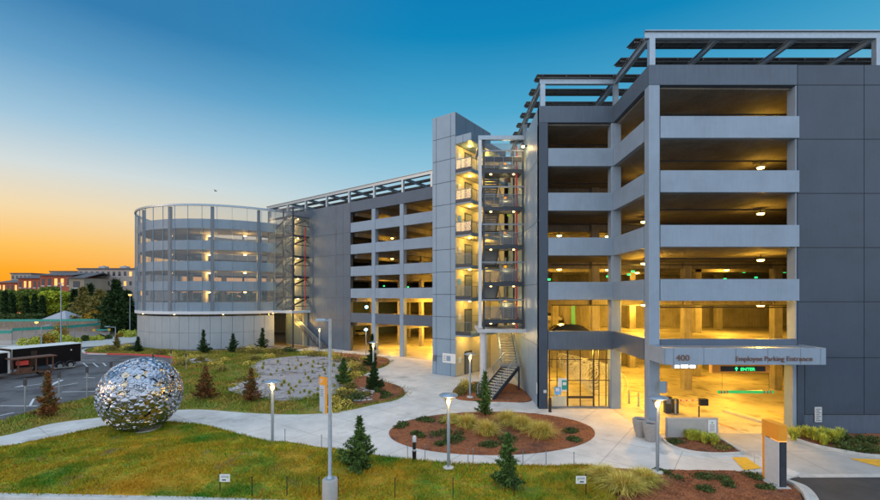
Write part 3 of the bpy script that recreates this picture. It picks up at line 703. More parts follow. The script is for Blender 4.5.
for px, py, lb_ in ((629,403.5,'leftmost steel bollard inside the garage behind the side opening'),(638.5,406.5,'steel bollard inside the garage next to the corner column'),(675.5,414.5,'steel bollard beside the ticket machine'),(752,380,'far steel bollard deep in the garage')):
    if py < 390: continue
    if gb0 is None:
        gb0 = thing('bollard', lb_, 'bollard', G(px,py)+(0,), group='steel bollards inside the garage')
        MB().lathe([(.06,0),(.06,1.0),(.04,1.05),(0,1.06)], n=12).build('post', 'galvanised', gb0, smooth=True); MB().lathe([(.065,.8),(.065,.92)], n=12).build('band', 'yellow_paint', gb0); MB().lathe([(.11,0),(.11,.02),(.06,.03)], n=12).build('base', 'steel_dark', gb0)
    else: copy_thing(gb0, G(px,py)+(0,), 0, lb_, 'steel bollards inside the garage')
# lane kerb and yellow lines inside
ik = thing('lane_kerb', 'raised concrete lane divider inside the garage entrance', 'kerb', G(740, 415)+(0,))
a_, b_ = G(725,411.5), G(768,424); MB().extr([(-.25,0),(.25,0),(.25,.12),(.2,.15),(-.2,.15),(-.25,.12)], (a_, b_)).build('divider', 'kerb_concrete', ik, world=True)
for p, q in [((714,421.5),(736,430.5)),((764,411.5),(792,421)),((640,390),(652,395)),((690,377),(712,377.5)),((770,386),(795,392))]: line(p, q, .14, 'floor_marking', 'yellow_paint', .018)

# planters at the corner column
def bin_(px, py, label):
    t = thing('litter_urn', label, 'litter urn', G(px, py)+(0,), group='concrete urns at the entrance column')
    MB().lathe([(.24,0),(.27,.06),(.40,.7),(.43,.95),(.43,1.03),(.37,1.05),(.30,.98),(.28,.9),(.0,.88)], n=32, caps=False).build('urn', 'planter_concrete', t, smooth=True)
    MB().lathe([(.0,.89),(.29,.9),(.29,.93),(.0,.94)], n=24).build('liner', 'black_metal', t)
    return t
bin_(640.5, 436.5, 'rounded concrete urn against the corner column, the farther of the pair')
bin_(650.5, 441, 'rounded concrete urn nearer the lamp post, the closer of the pair')
# ------------------------------------------------------------------ long wing (own frame: x to the right along the facade, y into the building)
WA = R(-35.9); WP = (-2.38, 52.7)
def tpx(px, off=0.0):
    """local x of the point of the facade plane (shifted by off) seen at pixel px"""
    k = (px-CX)/F; ox, oy = WP[0]+off*.586, WP[1]+off*.81
    return -((ox - k*oy)/(.81+.586*k))
wing = thing('garage_wing', 'long grey garage wing with three stacks of open parking bays left of the lift tower', 'building', WP+(0,), WA)
def wb(mb, name, m, **k): return mb.build(name, m, wing, **k)
b0, c1a, c1b, c2a, c2b = tpx(350.3), tpx(371.5), tpx(375), tpx(399.5), tpx(403.3)
XE = 10.6; XL = -31.0; s3a = c2b + (c2b-c1b)*1.02; s3b = s3a + (c2b-c2a)
wb(MB().box(XL, b0, .06, .5, 0, ROOF), 'wall', 'joint_dark')
m_ = MB(); panels(m_, 'y', [XL, XL+3.5, XL+7, -18.3, (b0-18.3)/2, b0], [0, 4.4, 7.8, 11, 14.2, 17.4, ROOF], .06); wb(m_, 'cladding', 'cladding_mid')
wb(MB().box(b0+.02, XE, 0, .45, 20.3, ROOF), 'parapet', 'precast_dark')
for i, t in enumerate(BT):
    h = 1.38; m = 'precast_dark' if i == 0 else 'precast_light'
    for a, b in ((b0+.02, c1a-.02), (c1b+.02, c2a-.02), (c2b+.02, s3a-.02), (s3b+.02, XE)): wb(MB().box(a, b, .04, .34, t-h, t), 'spandrel', m)
for a, b in ((c1a, c1b), (c2a, c2b), (s3a, s3b)): wb(MB().cbox(a, b, 0, .7, 0, 20.28, .03), 'column', 'precast_light')
for i, z in enumerate(FL):
    if i == 0: wb(MB().prism([(XL, 0),(XE-2,0),(8,30),(XL,30)], -.3, .014), 'floor_slab', 'concrete_floor')
    else: wb(MB().prism([(XL, .52),(XE-.4,.52),(4,10),(2,34),(XL,34)], z-.10, z-.005), 'floor_slab' if i < 6 else 'roof_deck', 'concrete_in' if i > 1 else 'concrete_floor')
for i in range(1, 7):
    for x in (-20.5, -15, b0+.2, c1a+.1, c2a+.1, s3a+.1): wb(MB().box(x, x+.4, .72, 29.8, FL[i]-.75, FL[i]-.105), 'ceiling_beam', 'concrete_in')
wb(MB().box(XL, 3, 30, 30.4, 0, ROOF-1), 'back_wall', 'concrete_in')
wb(MB().box(XL-.3, XL, .0, 30, 0, ROOF), 'end_wall', 'cladding_mid')
for x in (b0, c1a+.2, c2a+.2, -22):
    for y in (10, 20): wb(MB().cbox(x, x+.6, y, y+.6, 0, 20.3, .05), 'inner_column', 'concrete_in')

wc = thing('solar_canopy', 'long steel solar canopy frame along the roof of the garage wing', 'solar canopy', WP+(ROOF,), WA)
cz = CT-ROOF
posts = [tpx(p, .25) for p in (270, 288, 306, 327, 349.5, 374.5, 403)] + [tpx(403)+4.7]
for x in posts: MB().box(x-.15, x+.15, .1, .4, .01, cz-.5).build('post', 'galvanised', wc)
XC = posts[0]-1.0
ibeam((XC, .25, cz-.26), (1.8, .25, cz-.26)).build('edge_beam', 'galvanised', wc)
for x in posts: ibeam((x, .42, cz-.32), (x, 20, cz-.32), .36, .2).build('rafter', 'steel_grey', wc)
for k in range(8):
    y = .9+2.35*k; m = MB(); q = [(y, cz+.02),(y+1.35, cz+.2),(y+1.35, cz+.25),(y, cz+.07)]
    m.loft([[(x, a, z) for a, z in q] for x in (XC, 2.5)]); m.build('solar_row', 'pv_dark', wc)
    m = MB(); m.bar((XC, y+.2, cz-.06), (2.5, y+.2, cz-.06), .06, .1); m.bar((XC, y+1.1, cz+.06), (2.5, y+1.1, cz+.06), .06, .1); m.build('panel_rails', 'pv_back', wc)

# ------------------------------------------------------------------ lift tower (frame: same turn, origin at its near corner)
T0 = (.55, 42.0)
lt = thing('lift_tower', 'tall pale blue-grey panelled lift tower between the wing and the open stair', 'building', T0+(0,), WA)
def tb(mb, name, m, **k): return mb.build(name, m, lt, **k)
TW, TD, TH = 2.95, 6.93, 26.5
tb(MB().box(-TW+.06, -.06, .06, TD, 0, TH-.03), 'core', 'joint_dark')
zs = [0, 2.0, 4.0] + [4.0+1.6*k for k in range(1, 14)] + [TH]
zs = [0.0, 1.9, 3.7] + [3.7+2.28*k for k in range(1, 10)] + [TH]
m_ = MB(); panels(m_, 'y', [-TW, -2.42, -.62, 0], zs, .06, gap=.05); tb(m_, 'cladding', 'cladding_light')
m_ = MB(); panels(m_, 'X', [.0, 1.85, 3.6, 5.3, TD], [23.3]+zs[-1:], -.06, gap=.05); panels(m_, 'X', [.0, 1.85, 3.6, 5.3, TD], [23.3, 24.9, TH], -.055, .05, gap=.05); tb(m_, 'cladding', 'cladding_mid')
tb(MB().box(-TW, 0, 0, TD, TH-.028, TH+.04), 'coping', 'steel_grey')
LW = 1.85                                   # lobby width
m_ = MB()
for a, b in ((0, .9), (.9, LW)): m_.box(a+.02, b-.02, 0, .1, 23.3, 24.05)
m_.box(.02, LW, .11, 7.0, 23.3, 24.04); tb(m_, 'lobby_roof', 'cladding_light')
m_ = MB(); panels(m_, 'X', [0.12, 2.0, 3.9, 5.6, 7.0], [23.3, 24.05], LW, .05); tb(m_, 'roof_fascia', 'cladding_mid')
LV = [4.4, 7.94, 11.13, 14.35, 17.55, 20.6]
for i, z in enumerate([0]+LV):
    if i:
        tb(MB().box(.0, LW, .02, 6.9, z-.32, z), 'landing', 'cladding_light')
        tb(MB().box(.03, LW-.03, .03, 6.8, z-.34, z-.325), 'soffit', 'lobby_wall')
        tb(MB().box(.02, LW-.02, -.03, .0, z-.18, z+.16), 'kick_plate', 'steel_dark')
        rb = MB(); rb.bar((.0,.05,z+1.1),(LW,.05,z+1.1),.05,.04)
        for x in (.04, .62, 1.22, LW-.04): rb.bar((x,.05,z),(x,.05,z+1.1),.035)
        tb(rb, 'railing', 'steel_grey'); tb(MB().box(.05, LW-.05, .045, .055, z+.1, z+1.05), 'glass_panel', 'glass')
        rb = MB(); rb.bar((LW-.05,.06,z+1.1),(LW-.05,2.2,z+1.1),.05,.04); rb.bar((LW-.05,1.1,z),(LW-.05,1.1,z+1.1),.035); tb(rb, 'railing', 'steel_grey')
    top = LV[i]-.35 if i < 6 else 23.28
    m_ = MB(); panels(m_, 'X', [.06, 1.5, 3.0, 4.6, 6.8], [z+.01, z+1.6, top], -.055, .05, gap=.03); tb(m_, 'lobby_wall', 'lobby_wall')
    tb(MB().box(.0, .06, 1.75, 2.85, z+.01, z+2.2), 'lift_door', 'steel_grey'); tb(MB().box(.0, .03, 1.6, 3.0, z+.01, z+2.35), 'door_frame', 'steel_dark')
    tb(MB().box(.0, .05, .45, .95, z+1.3, z+1.9), 'notice', 'blue_paint' if i in (2, 4) else 'sign_white')
    tb(MB().box(.0, LW-.1, 6.85, 6.95, z+.01, top), 'end_wall', 'lobby_wall')
    tb(MB().lathe([(0,0),(.13,0),(.13,-.06),(0,-.07)], (.9, 1.2, top-.02), 14), 'ceiling_lamp', 'garage_glow')
    lamp_light('lobby_light', (.9, 1.3, top-.35), 80, (1,.60,.10), parent=lt)
    lamp_light('lobby_light', (.9, 4.6, top-.35), 80, (1,.60,.10), parent=lt)
for px0, px1, py0, py1, lab, m in ((433.5,436.6,355,361,'small dark plate low on the left edge of the pale lift tower','text_dark'),(443,456,353.5,363,'white map board on the pale lift tower face','sign_white')):
    k0, k1 = (px0-CX)/F, (px1-CX)/F; f = lambda k: -((T0[0] - k*T0[1])/(.81+.586*k)); a, b = f(k0), f(k1)
    Yc = T0[1] - .586*(a+b)/2
    t = thing('wall_sign', lab, 'sign', (T0[0]+.81*a, T0[1]-.586*a, HZ(py1, Yc)), WA)
    MB().box(0, b-a, -.08, -.062, 0, HZ(py0,Yc)-HZ(py1,Yc)).build('plate', m, t)
    if m == 'sign_white':
        hh = HZ(py0,Yc)-HZ(py1,Yc); q = MB()
        q.box((b-a)*.3,(b-a)*.62,-.085,-.081,hh*.2,hh*.75); q.build('map', 'cladding_light', t)
        for j in range(4): MB().box((b-a)*.08,(b-a)*.24,-.085,-.081,hh*(.2+.17*j),hh*(.25+.17*j)).build('text_line', 'text_dark', t)

# ------------------------------------------------------------------ open stair beside the near block
SY, SX0, SX1, SYB = 35.7, 2.55, 6.3, 40.9
so = thing('stair_tower', 'open steel stair tower with a tall white post beside the lift tower', 'stairs', (SX0, SY, 0))
def sb(mb, name, m, **k): return mb.build(name, m, so, world=True, **k)
sb(MB().box(SX0-.13, SX0+.13, SY-.15, SY+.1, 5.4, 21.35), 'post', 'white_paint')
sb(MB().lathe([(.30,0),(.30,5.0)], (SX0+.3, SY+.2, 0), 28), 'round_column', 'off_white', smooth=True)
sb(MB().box(SX0-.2, SX1+.1, SY-.35, SYB-.6, 5.02, 5.3), 'base_platform', 'off_white')
sb(MB().box(SX0-.15, SX1, SY-.14, SY+.14, 21.37, 21.72), 'top_beam', 'galvanised')
sb(MB().bar((SX0, SY+.15, 21.55), (SX0, SYB, 21.55), .2, .3), 'side_beam', 'galvanised')
for x, y in ((SX0+.33, SY+.05),(SX1-.1, SY+.05),(SX0+.3, SYB),(SX1-.1, SYB)): sb(MB().box(x-.08, x+.08, y-.08, y+.08, 5.31, 21.36), 'frame_post', 'steel_dark')
mid = [6.17, 9.35, 12.5, 15.75, 18.95]; flr = [7.94, 11.13, 14.35, 17.55, 20.6]
def flight(mb, tr, x0, x1, ya, za, yb, zb, n=10):
    """stringers in mb, treads in tr; run along y from (ya, za) up to (yb, zb)"""
    for x in (x0, x1): mb.bar((x, ya, za-.12), (x, yb, zb-.12), .05, .32)
    for k in range(n):
        t = (k+.5)/n; y = ya+(yb-ya)*t; z = za+(zb-za)*(k+1)/n; dy = abs(yb-ya)/n*.55
        tr.box(x0+.03, x1-.03, y-dy, y+dy, z-.05, z); tr.box(x0+.03, x1-.03, y+(dy-.02)*(1 if yb > ya else -1)-.01, y+(dy-.02)*(1 if yb > ya else -1)+.01, z-.17, z-.05)
def rail_y(mb, x, ya, za, yb, zb, h=1.05, n=4, r=.045):
    mb.bar((x,ya,za+h),(x,yb,zb+h),r,r)
    for q in (.35,.6,.82): mb.bar((x,ya,za+h*q),(x,yb,zb+h*q),.018)
    for k in range(n+1):
        t = k/n; y = ya+(yb-ya)*t; z = za+(zb-za)*t; mb.bar((x,y,z-.1),(x,y,z+h),.035)
xm = (SX0+SX1)/2+.1
for i, (zm, zf) in enumerate(zip(mid, flr)):
    zl = [5.3]+flr[:-1]
    sb(MB().box(SX0+.42, SX1-.2, SY, SY+1.45, zm-.38, zm-.05), 'landing', 'steel_dark')
    sb(MB().box(SX0+.42, SX1-.2, SYB-.75, SYB+.9, zf-.3, zf), 'landing', 'steel_dark')
    sb(MB().bar((SX0+.1, SY-.02, zf-.15), (SX1, SY-.02, zf-.15), .06, .12), 'cross_beam', 'steel_grey')
    a, b = MB(), MB(); flight(a, b, SX0+.45, xm-.15, SYB-.75, zl[i] if i else 5.3, SY+1.45, zm-.05, 6 if i == 0 else 9)
    flight(a, b, xm+.15, SX1-.25, SY+1.45, zm-.05, SYB-.75, zf)
    sb(a, 'stringers', 'steel_dark'); sb(b, 'treads', 'steel_grey')
    a = MB(); a.bar((SX0+.42,SY-.0,zm+1.0),(SX1-.2,SY-.0,zm+1.0),.05)
    for x in np.linspace(SX0+.42, SX1-.2, 5): a.bar((x,SY-.0,zm-.05),(x,SY-.0,zm+1.0),.03)
    rail_y(a, xm-.12, SYB-.75, zl[i], SY+1.45, zm-.05); rail_y(a, xm+.12, SY+1.45, zm-.05, SYB-.75, zf)
    sb(a, 'railing', 'steel_grey')
    sb(MB().box(SX0+.44, SX1-.2, SY+.02, SY+.03, zm+.02, zm+.95), 'mesh_infill', 'screen_mesh')
    sb(MB().lathe([(0,0),(.09,0),(.09,-.05),(0,-.06)], (SX0+.95, SY+.3, zm-.39), 10), 'stair_lamp', 'garage_glow')
    sb(MB().lathe([(0,0),(.09,0),(.09,-.05),(0,-.06)], (SX0+2.9, SY+.3, zm-.39), 10), 'stair_lamp', 'garage_glow')
    lamp_light('stair_light', (SX0+2.6-SX0, 2.6, zf-.6), 55, (1,.78,.35), parent=so)
    # painted bracing seen through the stair
    x = 5.15; Y = 39.2
    sb(MB().tube([(x-.6, Y, zm+.1), (x, Y, zm+.95), (x-.1, Y, zm+1.75)], .05, 6), 'brace', 'steel_dark')
    sb(MB().lathe([(0,-.14),(.14,-.1),(.16,0),(.14,.1),(0,.14)], (x, Y, zm+1.5), 10), 'brace_node', 'orange_paint', smooth=True)
    sb(MB().lathe([(0,-.1),(.1,-.08),(.12,0),(.1,.08),(0,.1)], (x+.02, Y, zm+.2), 10), 'brace_node', 'orange_paint', smooth=True)
    sb(MB().box(5.42, 5.75, Y+.6, Y+.66, zm-.1, zm+1.1), 'wall_panel', ['sign_white','red_paint','red_paint','lime_paint','wood'][i])
sb(MB().tube([(5.68, SY+.2, 5.3), (5.68, SY+.2, 20.9)], .075, 10), 'standpipe', 'red_paint', smooth=True)
sb(MB().box(SX0+.42, SX1-.2, SY+.02, SY+.03, 20.1, 21.1), 'mesh_infill', 'screen_mesh')
for z in (19.9,): sb(MB().box(SX0+.42, SX1-.2, SY, SY+.12, 19.55, 19.95), 'cross_beam', 'steel_dark')
lamp_light('stair_light', (1.8, 2.2, 4.6), 120, (1,.72,.3), parent=so)
# wall lamp at the top of the flank
wl = thing('wall_lamp', 'small glowing flood lamp on the flank wall at the top of the open stair', 'lamp', (X0, 34.8, 20.5))
MB().box(-.28, -.0, -.06, .06, 0, .08).build('arm', 'steel_dark', wl); MB().lathe([(0,-.1),(.12,-.06),(.12,.05),(0,.09)], (-.34,0,0), 12).build('lamp_head', 'garage_glow', wl, smooth=True)
lamp_light('flood_light', (-.5, 0, -.15), 45, (1,.66,.25), parent=wl)
# lower stair to the ground
ls = thing('ground_stair', 'two-flight steel stair with yellow-lit treads coming down to the paving', 'stairs', (3, 33.5, 0))
def lb2(mb, name, m, **k): return mb.build(name, m, ls, world=True, **k)
a, b = MB(), MB(); flight(a, b, 4.55, 5.9, 37.2, 2.2, 40.9, 5.0, 14); lb2(a, 'stringers', 'steel_dark'); lb2(b, 'treads', 'lobby_wall')
lb2(MB().box(4.35, 6.1, 35.9, 37.2, 2.05, 2.2), 'landing', 'steel_grey')
c = MB(); rail_y(c, 4.5, 37.2, 2.2, 40.4, 4.6); rail_y(c, 5.95, 37.2, 2.2, 40.4, 4.6); lb2(c, 'railing', 'galvanised')
# lower flight turned towards the viewer and left
fo = link('lower_flight', None, ls); fo.empty_display_size = .2
P0, P1 = Vector((5.3, 36.3, 2.12)), Vector((2.75, 33.05, 0.0)); d = (P1-P0); hd = Vector((d.x, d.y, 0)).normalized(); sd_ = Vector((-hd.y, hd.x, 0)); W2 = .72
inv = wm(ls).inverted()
a, b, c = MB(), MB(), MB()
for s in (-1, 1): a.bar(P0+sd_*s*W2-Vector((0,0,.1)), P1+sd_*s*W2-Vector((0,0,-.05)), .06, .34)
for k in range(13):
    p = P0 + d*((k+.5)/13); b.bar(p-sd_*(W2-.04), p+sd_*(W2-.04), .21, .04); a.bar(p-sd_*(W2-.04)-hd*.14-Vector((0,0,-.06)), p+sd_*(W2-.04)-hd*.14-Vector((0,0,-.06)), .02, .10)
for s in (-1, 1):
    o_ = sd_*s*W2
    c.bar(P0+o_+Vector((0,0,1.02)), P1+o_+Vector((0,0,1.0)), .05)
    for q in (.3,.52,.76): c.bar(P0+o_+Vector((0,0,q)), P1+o_+Vector((0,0,q)), .02)
    for k in range(6): p = P0+o_+d*(k/5); c.bar(p, p+Vector((0,0,1.02)), .04)
bpy.data.objects.remove(fo)
lb2(a, 'stringers', 'steel_dark'); lb2(b, 'treads', 'lobby_wall'); lb2(c, 'railing', 'galvanised')
for x, y in ((5.9,36.0),(4.6,37.0)): lb2(MB().box(x-.07,x+.07,y-.07,y+.07,0,2.05), 'support_post', 'steel_dark')

# ------------------------------------------------------------------ round ramp
RC, RR = (-39.3, 78.7), 15.5
rt = thing('ramp_tower', 'round spiral ramp drum wrapped in pale mesh at the far left of the garage', 'building', RC+(0,))
def rbp(mb, name, m, **k): return mb.build(name, m, rt, **k)
PI2 = 2*math.pi
m_ = MB()
na = 64
for k in range(na):
    a0, a1 = PI2*k/na+.0012, PI2*(k+1)/na-.0012
    if R(314.5) < a0 < R(352): continue          # open to the stair tower
    m_.arc((0,0), RR-.35, RR, 0, 2.45, a0, a1, 2); m_.arc((0,0), RR-.35, RR, 2.48, 4.97, a0, a1, 2)
rbp(m_, 'base_wall', 'drum_panel')
rbp(MB().arc((0,0), RR-.6, RR+.35, 5.28, 5.72, 0, PI2), 'ring_beam', 'white_paint')
for zt in (7.1, 10.3, 13.35, 16.5, 19.75):
    m_ = MB()
    for k in range(32): m_.arc((0,0), RR-.45, RR-.2, zt-1.42, zt, PI2*k/32+.001, PI2*(k+1)/32-.001, 3)
    rbp(m_, 'spandrel_band', 'cladding_light')
    rbp(MB().arc((0,0), 7.5, RR-.46, zt-1.35, zt-1.05, 0, PI2), 'ramp_slab', 'concrete_in')
    rbp(MB().arc((0,0), 7.3, 7.49, zt-1.35, zt-.25, 0, PI2, 48), 'inner_parapet', 'concrete_in')
for k in range(15):
    a = R(-101.7)+PI2*k/15; rbp(MB().box(-.2,.2,-.25,.15,5.73,21.58), 'column', 'cladding_mid').matrix_local = Matrix.Translation(((RR-.2)*math.cos(a),(RR-.2)*math.sin(a),0)) @ Matrix.Rotation(a+R(90),4,'Z')
for k in range(6):
    a = PI2*k/6+.3; rbp(MB().cbox(-.35,.35,-.35,.35,0,18.3,.04), 'core_column', 'concrete_in').location = (8.3*math.cos(a), 8.3*math.sin(a), 0)
rbp(MB().arc((0,0), RR+.15, RR+.38, 21.62, 21.9, 0, PI2, 128), 'top_ring', 'galvanised')
for k in range(48):
    a = PI2*k/48; big = k % 3 == 0
    rbp(MB().box(-.018,.018,-.05,.05,5.73,21.61), 'mesh_post', 'cladding_light').matrix_local = Matrix.Translation(((RR+.26)*math.cos(a),(RR+.26)*math.sin(a),0)) @ Matrix.Rotation(a+R(90),4,'Z')
for k in range(48):
    a = PI2*k/48; m_ = MB(); q = [a+PI2/48*(j/3*.97+.015) for j in range(4)]; rr = RR+.2
    m_.add([(rr*math.cos(t), rr*math.sin(t), z) for z in (5.74, 21.6) for t in q], [(j, j+1, j+5, j+4) for j in range(3)]); rbp(m_, 'mesh_panel', 'screen_light')
for i, zt in enumerate((7.1, 10.3, 13.35, 16.5)):
    for px in (171, 209, 245):
        Yr = 70.0; x = XX(px, Yr)-RC[0]; y = Yr-RC[1]
        rbp(MB().lathe([(0,0),(.22,0),(.22,-.12),(0,-.14)], (x, y, zt+1.6), 12), 'ramp_lamp', 'garage_glow')
        if px != 171: lamp_light('ramp_light', (x, y, zt+1.1), 260, (1,.62,.18), parent=rt)
for k in range(5):
    a = R(-150+26*k); rbp(MB().lathe([(0,0),(.1,0),(.1,-.05),(0,-.06)], ((RR+.15)*math.cos(a),(RR+.15)*math.sin(a),5.27), 10), 'soffit_lamp', 'garage_glow')
lamp_light('ramp_light', (0, -12, 5.1), 30, (1,.7,.3), parent=rt)

# ------------------------------------------------------------------ second stair tower, clad in mesh
U = (-24.3, 64.9)
s2 = thing('mesh_stair_tower', 'square stair tower wrapped in grey mesh between the round ramp and the wing', 'stairs', U+(0,), WA)
def s2b(mb, name, m, **k): return mb.build(name, m, s2, **k)
SW, SD = 6.9, 3.45
for x, y in ((-.08,.08),(-SW+.08,.08),(-.08,SD-.1),(-SW+.08,SD-.1),(-2.6,.08)): s2b(MB().box(x-.09,x+.09,y-.09,y+.09,0 if x != -2.6 else 5.75,21.8), 'frame_post', 'steel_dark')
s2b(MB().box(-SW,.0,-.02,.1,21.81,21.95), 'top_rail', 'steel_grey'); s2b(MB().box(-.1,.02,.11,SD,21.81,21.95), 'top_rail', 'steel_grey')
s2b(MB().box(-SW-.1,.35,-.35,SD-.1,5.38,5.72), 'ring_beam', 'white_paint')
for i, z in enumerate([7.94, 11.13, 14.35, 17.55, 20.6]):
    s2b(MB().box(-.12,-.02,.12,SD,z-.3,z), 'cross_beam', 'steel_dark'); s2b(MB().box(-SW+.2,-.2,.1,.22,z-.3,z), 'cross_beam', 'steel_dark')
    s2b(MB().box(-2.0,-.13,.25,SD-.1,z-.22,z), 'landing', 'steel_dark')
    s2b(MB().box(-SW+.1,-5.2,.25,SD-.1,z-1.8,z-1.6), 'landing', 'steel_dark')
    a = MB()
    for y in (.35, 1.5): a.bar((-5.2,y,z-1.7),(-2.0,y,z-.12),.05,.3)
    for y in (1.8, 3.0): a.bar((-2.0,y,z-3.2),(-5.2,y,z-1.7),.05,.3)
    s2b(a, 'stringers', 'steel_dark')
    b = MB()
    for k in range(8): t = (k+.5)/8; b.box(-5.2+3.2*t-.18,-5.2+3.2*t+.18,.38,1.47,z-1.7+1.58*t-.02,z-1.7+1.58*t+.03); b.box(-2-3.2*t-.18,-2-3.2*t+.18,1.83,2.97,z-3.2+1.5*t-.02,z-3.2+1.5*t+.03)
    s2b(b, 'treads', 'steel_grey')
    a = MB()
    for h in (.4,.75,1.1): a.bar((-.07,.2,z+h),(-.07,SD,z+h),.03); a.bar((-5.2,.3,z-1.7+h),(-2.0,.3,z-.12+h),.03)
    s2b(a, 'railing', 'galvanised')
    s2b(MB().lathe([(0,0),(.13,0),(.13,-.1),(0,-.12)], (-1.0,1.6,z-.32), 10), 'stair_lamp', 'garage_glow')
    lamp_light('stair_light', (-1.4, .9, z-.9), 190, (1,.72,.3), parent=s2)
    lamp_light('stair_light', (-5.4, 1.6, z-.9), 160, (1,.72,.32), parent=s2)
    s2b(MB().box(-SW+.05,-.02,SD-.04,SD-.01,z-3.0,z-.35), 'back_panel', 'lobby_wall'); s2b(MB().box(-2.12,-2.05,1.75,SD-.06,z-3.0,z-.25), 'bounce_wall', 'lobby_wall'); a = MB(); a.bar((-.05,.2,z-1.5),(-.05,SD,z-1.5),.05,.12); a.bar((-.9,.2,z-1.6),(-.9,SD,z-.2),.06,.25); s2b(a, 'brace', 'steel_dark')  # partial wall at the flights is added to bounce light inside the stair
for j, (a0, a1) in enumerate(((-SW+.02,-4.7),(-4.66,-2.7),(-2.5,-.17))):
    s2b(MB().box(a0,a1,-.03,-.02,5.8,21.8), 'mesh_panel', 'screen_mesh')
s2b(MB().box(-.0,.01,.1,SD,18.0,21.8), 'mesh_panel', 'screen_mesh')
s2b(MB().tube([(.08,SD*.62,6),(.08,SD*.62,19)],.07,8), 'standpipe', 'red_paint')
# ground flight descending along the wing
a, b, c = MB(), MB(), MB()
for y in (1.5, 3.1): a.bar((-2.4,y,4.3),(5.0,y,0.05),.08,.36); 
for y in (1.45, 3.15):
    c.bar((-2.4,y,5.35),(5.0,y,1.1),.06)
    for q in (.35,.6,.85): c.bar((-2.4,y,4.35+q),(5.0,y,.1+q),.02)
    for k in range(8): t = k/7; c.bar((-2.4+7.4*t,y,4.3-4.25*t),(-2.4+7.4*t,y,5.35-4.25*t),.04)
for k in range(24): t = (k+.5)/24; b.box(-2.4+7.4*t-.17,-2.4+7.4*t+.17,1.55,3.05,4.3-4.25*t,4.3-4.25*t+.05)
s2b(a, 'ground_stringers', 'steel_dark'); s2b(b, 'ground_treads', 'steel_grey'); s2b(c, 'ground_railing', 'galvanised')
s2b(MB().box(-SW+.05,-.5,SD-.04,SD-.01,.3,5.3), 'back_panel', 'lobby_wall')
s2b(MB().box(-SW+.3,-5.4,SD-.12,SD-.05,.02,2.3), 'door', 'steel_dark'); s2b(MB().box(-.55,-.48,2.2,SD-.05,.02,5.3), 'side_panel', 'lobby_wall')
lamp_light('stair_light', (-1.6, .7, 3.6), 500, (1,.55,.1), parent=s2)
lamp_light('stair_light', (-5.8, -.4, 20.3), 60, (1,.66,.3), parent=s2)

# ------------------------------------------------------------------ lamps on the decks
names = ['ground floor', 'second deck', 'third deck', 'fourth deck', 'fifth deck', 'sixth deck']
gl0 = None
def deck_lamp(x, y, i, label, power, grp):
    global gl0
    z = FL[i+1]-.11
    if gl0 is None:
        gl0 = thing('deck_lamp', label, 'lamp', (x, y, z), group=grp)
        MB().tube([(0,0,0),(0,0,-.28)], .03, 6).build('stem', 'steel_dark', gl0); MB().lathe([(.08,-.26),(.26,-.31),(.28,-.36),(.1,-.37)], n=16).build('shade', 'steel_grey', gl0, smooth=True)
        MB().lathe([(0,-.372),(.22,-.372),(.2,-.45),(0,-.49)], n=16).build('bulb', 'garage_glow', gl0, smooth=True); o = gl0
    else: o = copy_thing(gl0, (x, y, z), 0, label, grp)
    if power: lamp_light('deck_light', (x, y, z-.62), power, (1,.52,.05), .2)
    return o
def nth(c): return ['left', 'middle', 'right'][c]
for i in range(6):
    up = [1200, 1450, 300, 140, 115, 115][i]
    spots = [(21.6, 29.2, 'over the wide front bay'), (10.4, 40.0, 'behind the narrow bay beside the pier'), (15.2, 40.5, 'in the middle of the block'), (27, 41, 'deep behind the wide bay'), (15.0, 32.5, 'added behind the corner column to light the ceiling')]  # the corner column lamp is an extra, put in to brighten the front ceilings
    for x, y, w_ in spots:
        if i == 0 and y < 30: y = 29.6
        deck_lamp(x, y, i, f'amber lamp, {names[i]} of the near block, {w_}', up*(.45 if x == 15.0 and i > 2 else 1), 'amber lamps on the near block decks')
    if i < 3:
        for x, y, w_ in [(14.4, 30.0, 'just behind the corner column'), (34, 33, 'far right inside'), (6, 53, 'towards the wing'), (20.5, 46, 'before the back wall'), (10, 58, 'far back beside the wing')]:
            deck_lamp(x, y, i, f'amber lamp, {names[i]} of the near block, {w_}', up*(.8 if i < 2 else .5), 'amber lamps on the near block decks')
    for c, (xx, yy) in enumerate(((b0+2.2, 6.5), (c1b+2.0, 11), (c2b+2.2, 5.2))):
        wx, wy = WP[0]+.81*xx+.586*yy, WP[1]-.586*xx+.81*yy
        deck_lamp(wx, wy, i, f'amber lamp, {names[i]} of the wing, {nth(c)} bay', [1700, 1800, 320, 190, 170, 170][i] , 'amber lamps on the wing decks')
        if i < 2:
            wx, wy = wx+.586*13, wy+.81*13
            deck_lamp(wx, wy, i, f'amber lamp, {names[i]} of the wing, deep behind the {nth(c)} bay', 1500, 'amber lamps on the wing decks')
# green guidance lights
gd = None; gi = 0
for Y, pts in ((45, [(696,272),(744,272),(784.5,272),(756,277.5),(725,279)]), (38, [(591,278.5),(608,276.5),(549,279.5),(629,274.5),(633,271.5)]), (70, [(384,286),(408,287)])):
    for px, py in pts:
        lab = f'small green guidance light under the third deck ceiling, number'
        lab = ['third', 'second', 'first', 'fourth', 'fifth'][gi % 5]
        side = {45: 'wide front bay', 38: 'corner bays', 70: 'wing bays'}[Y]
        where = {0:'leftmost',1:'second from the left',2:'third from the left',3:'fourth',4:'rightmost'}[sorted(p[0] for p in pts).index(px)]
        t = thing('guidance_light', f'tiny green guidance light, third deck behind the {side}, {where}', 'indicator light', (XX(px,Y), Y, HZ(py,Y)), group='green guidance lights')
        MB().box(-.13,.13,-.04,.04,-.08,.08).build('lens', 'green_glow', t); MB().box(-.015,.015,-.015,.015,.081,10.9-HZ(py,Y)).build('hanger', 'steel_dark', t); gi += 1
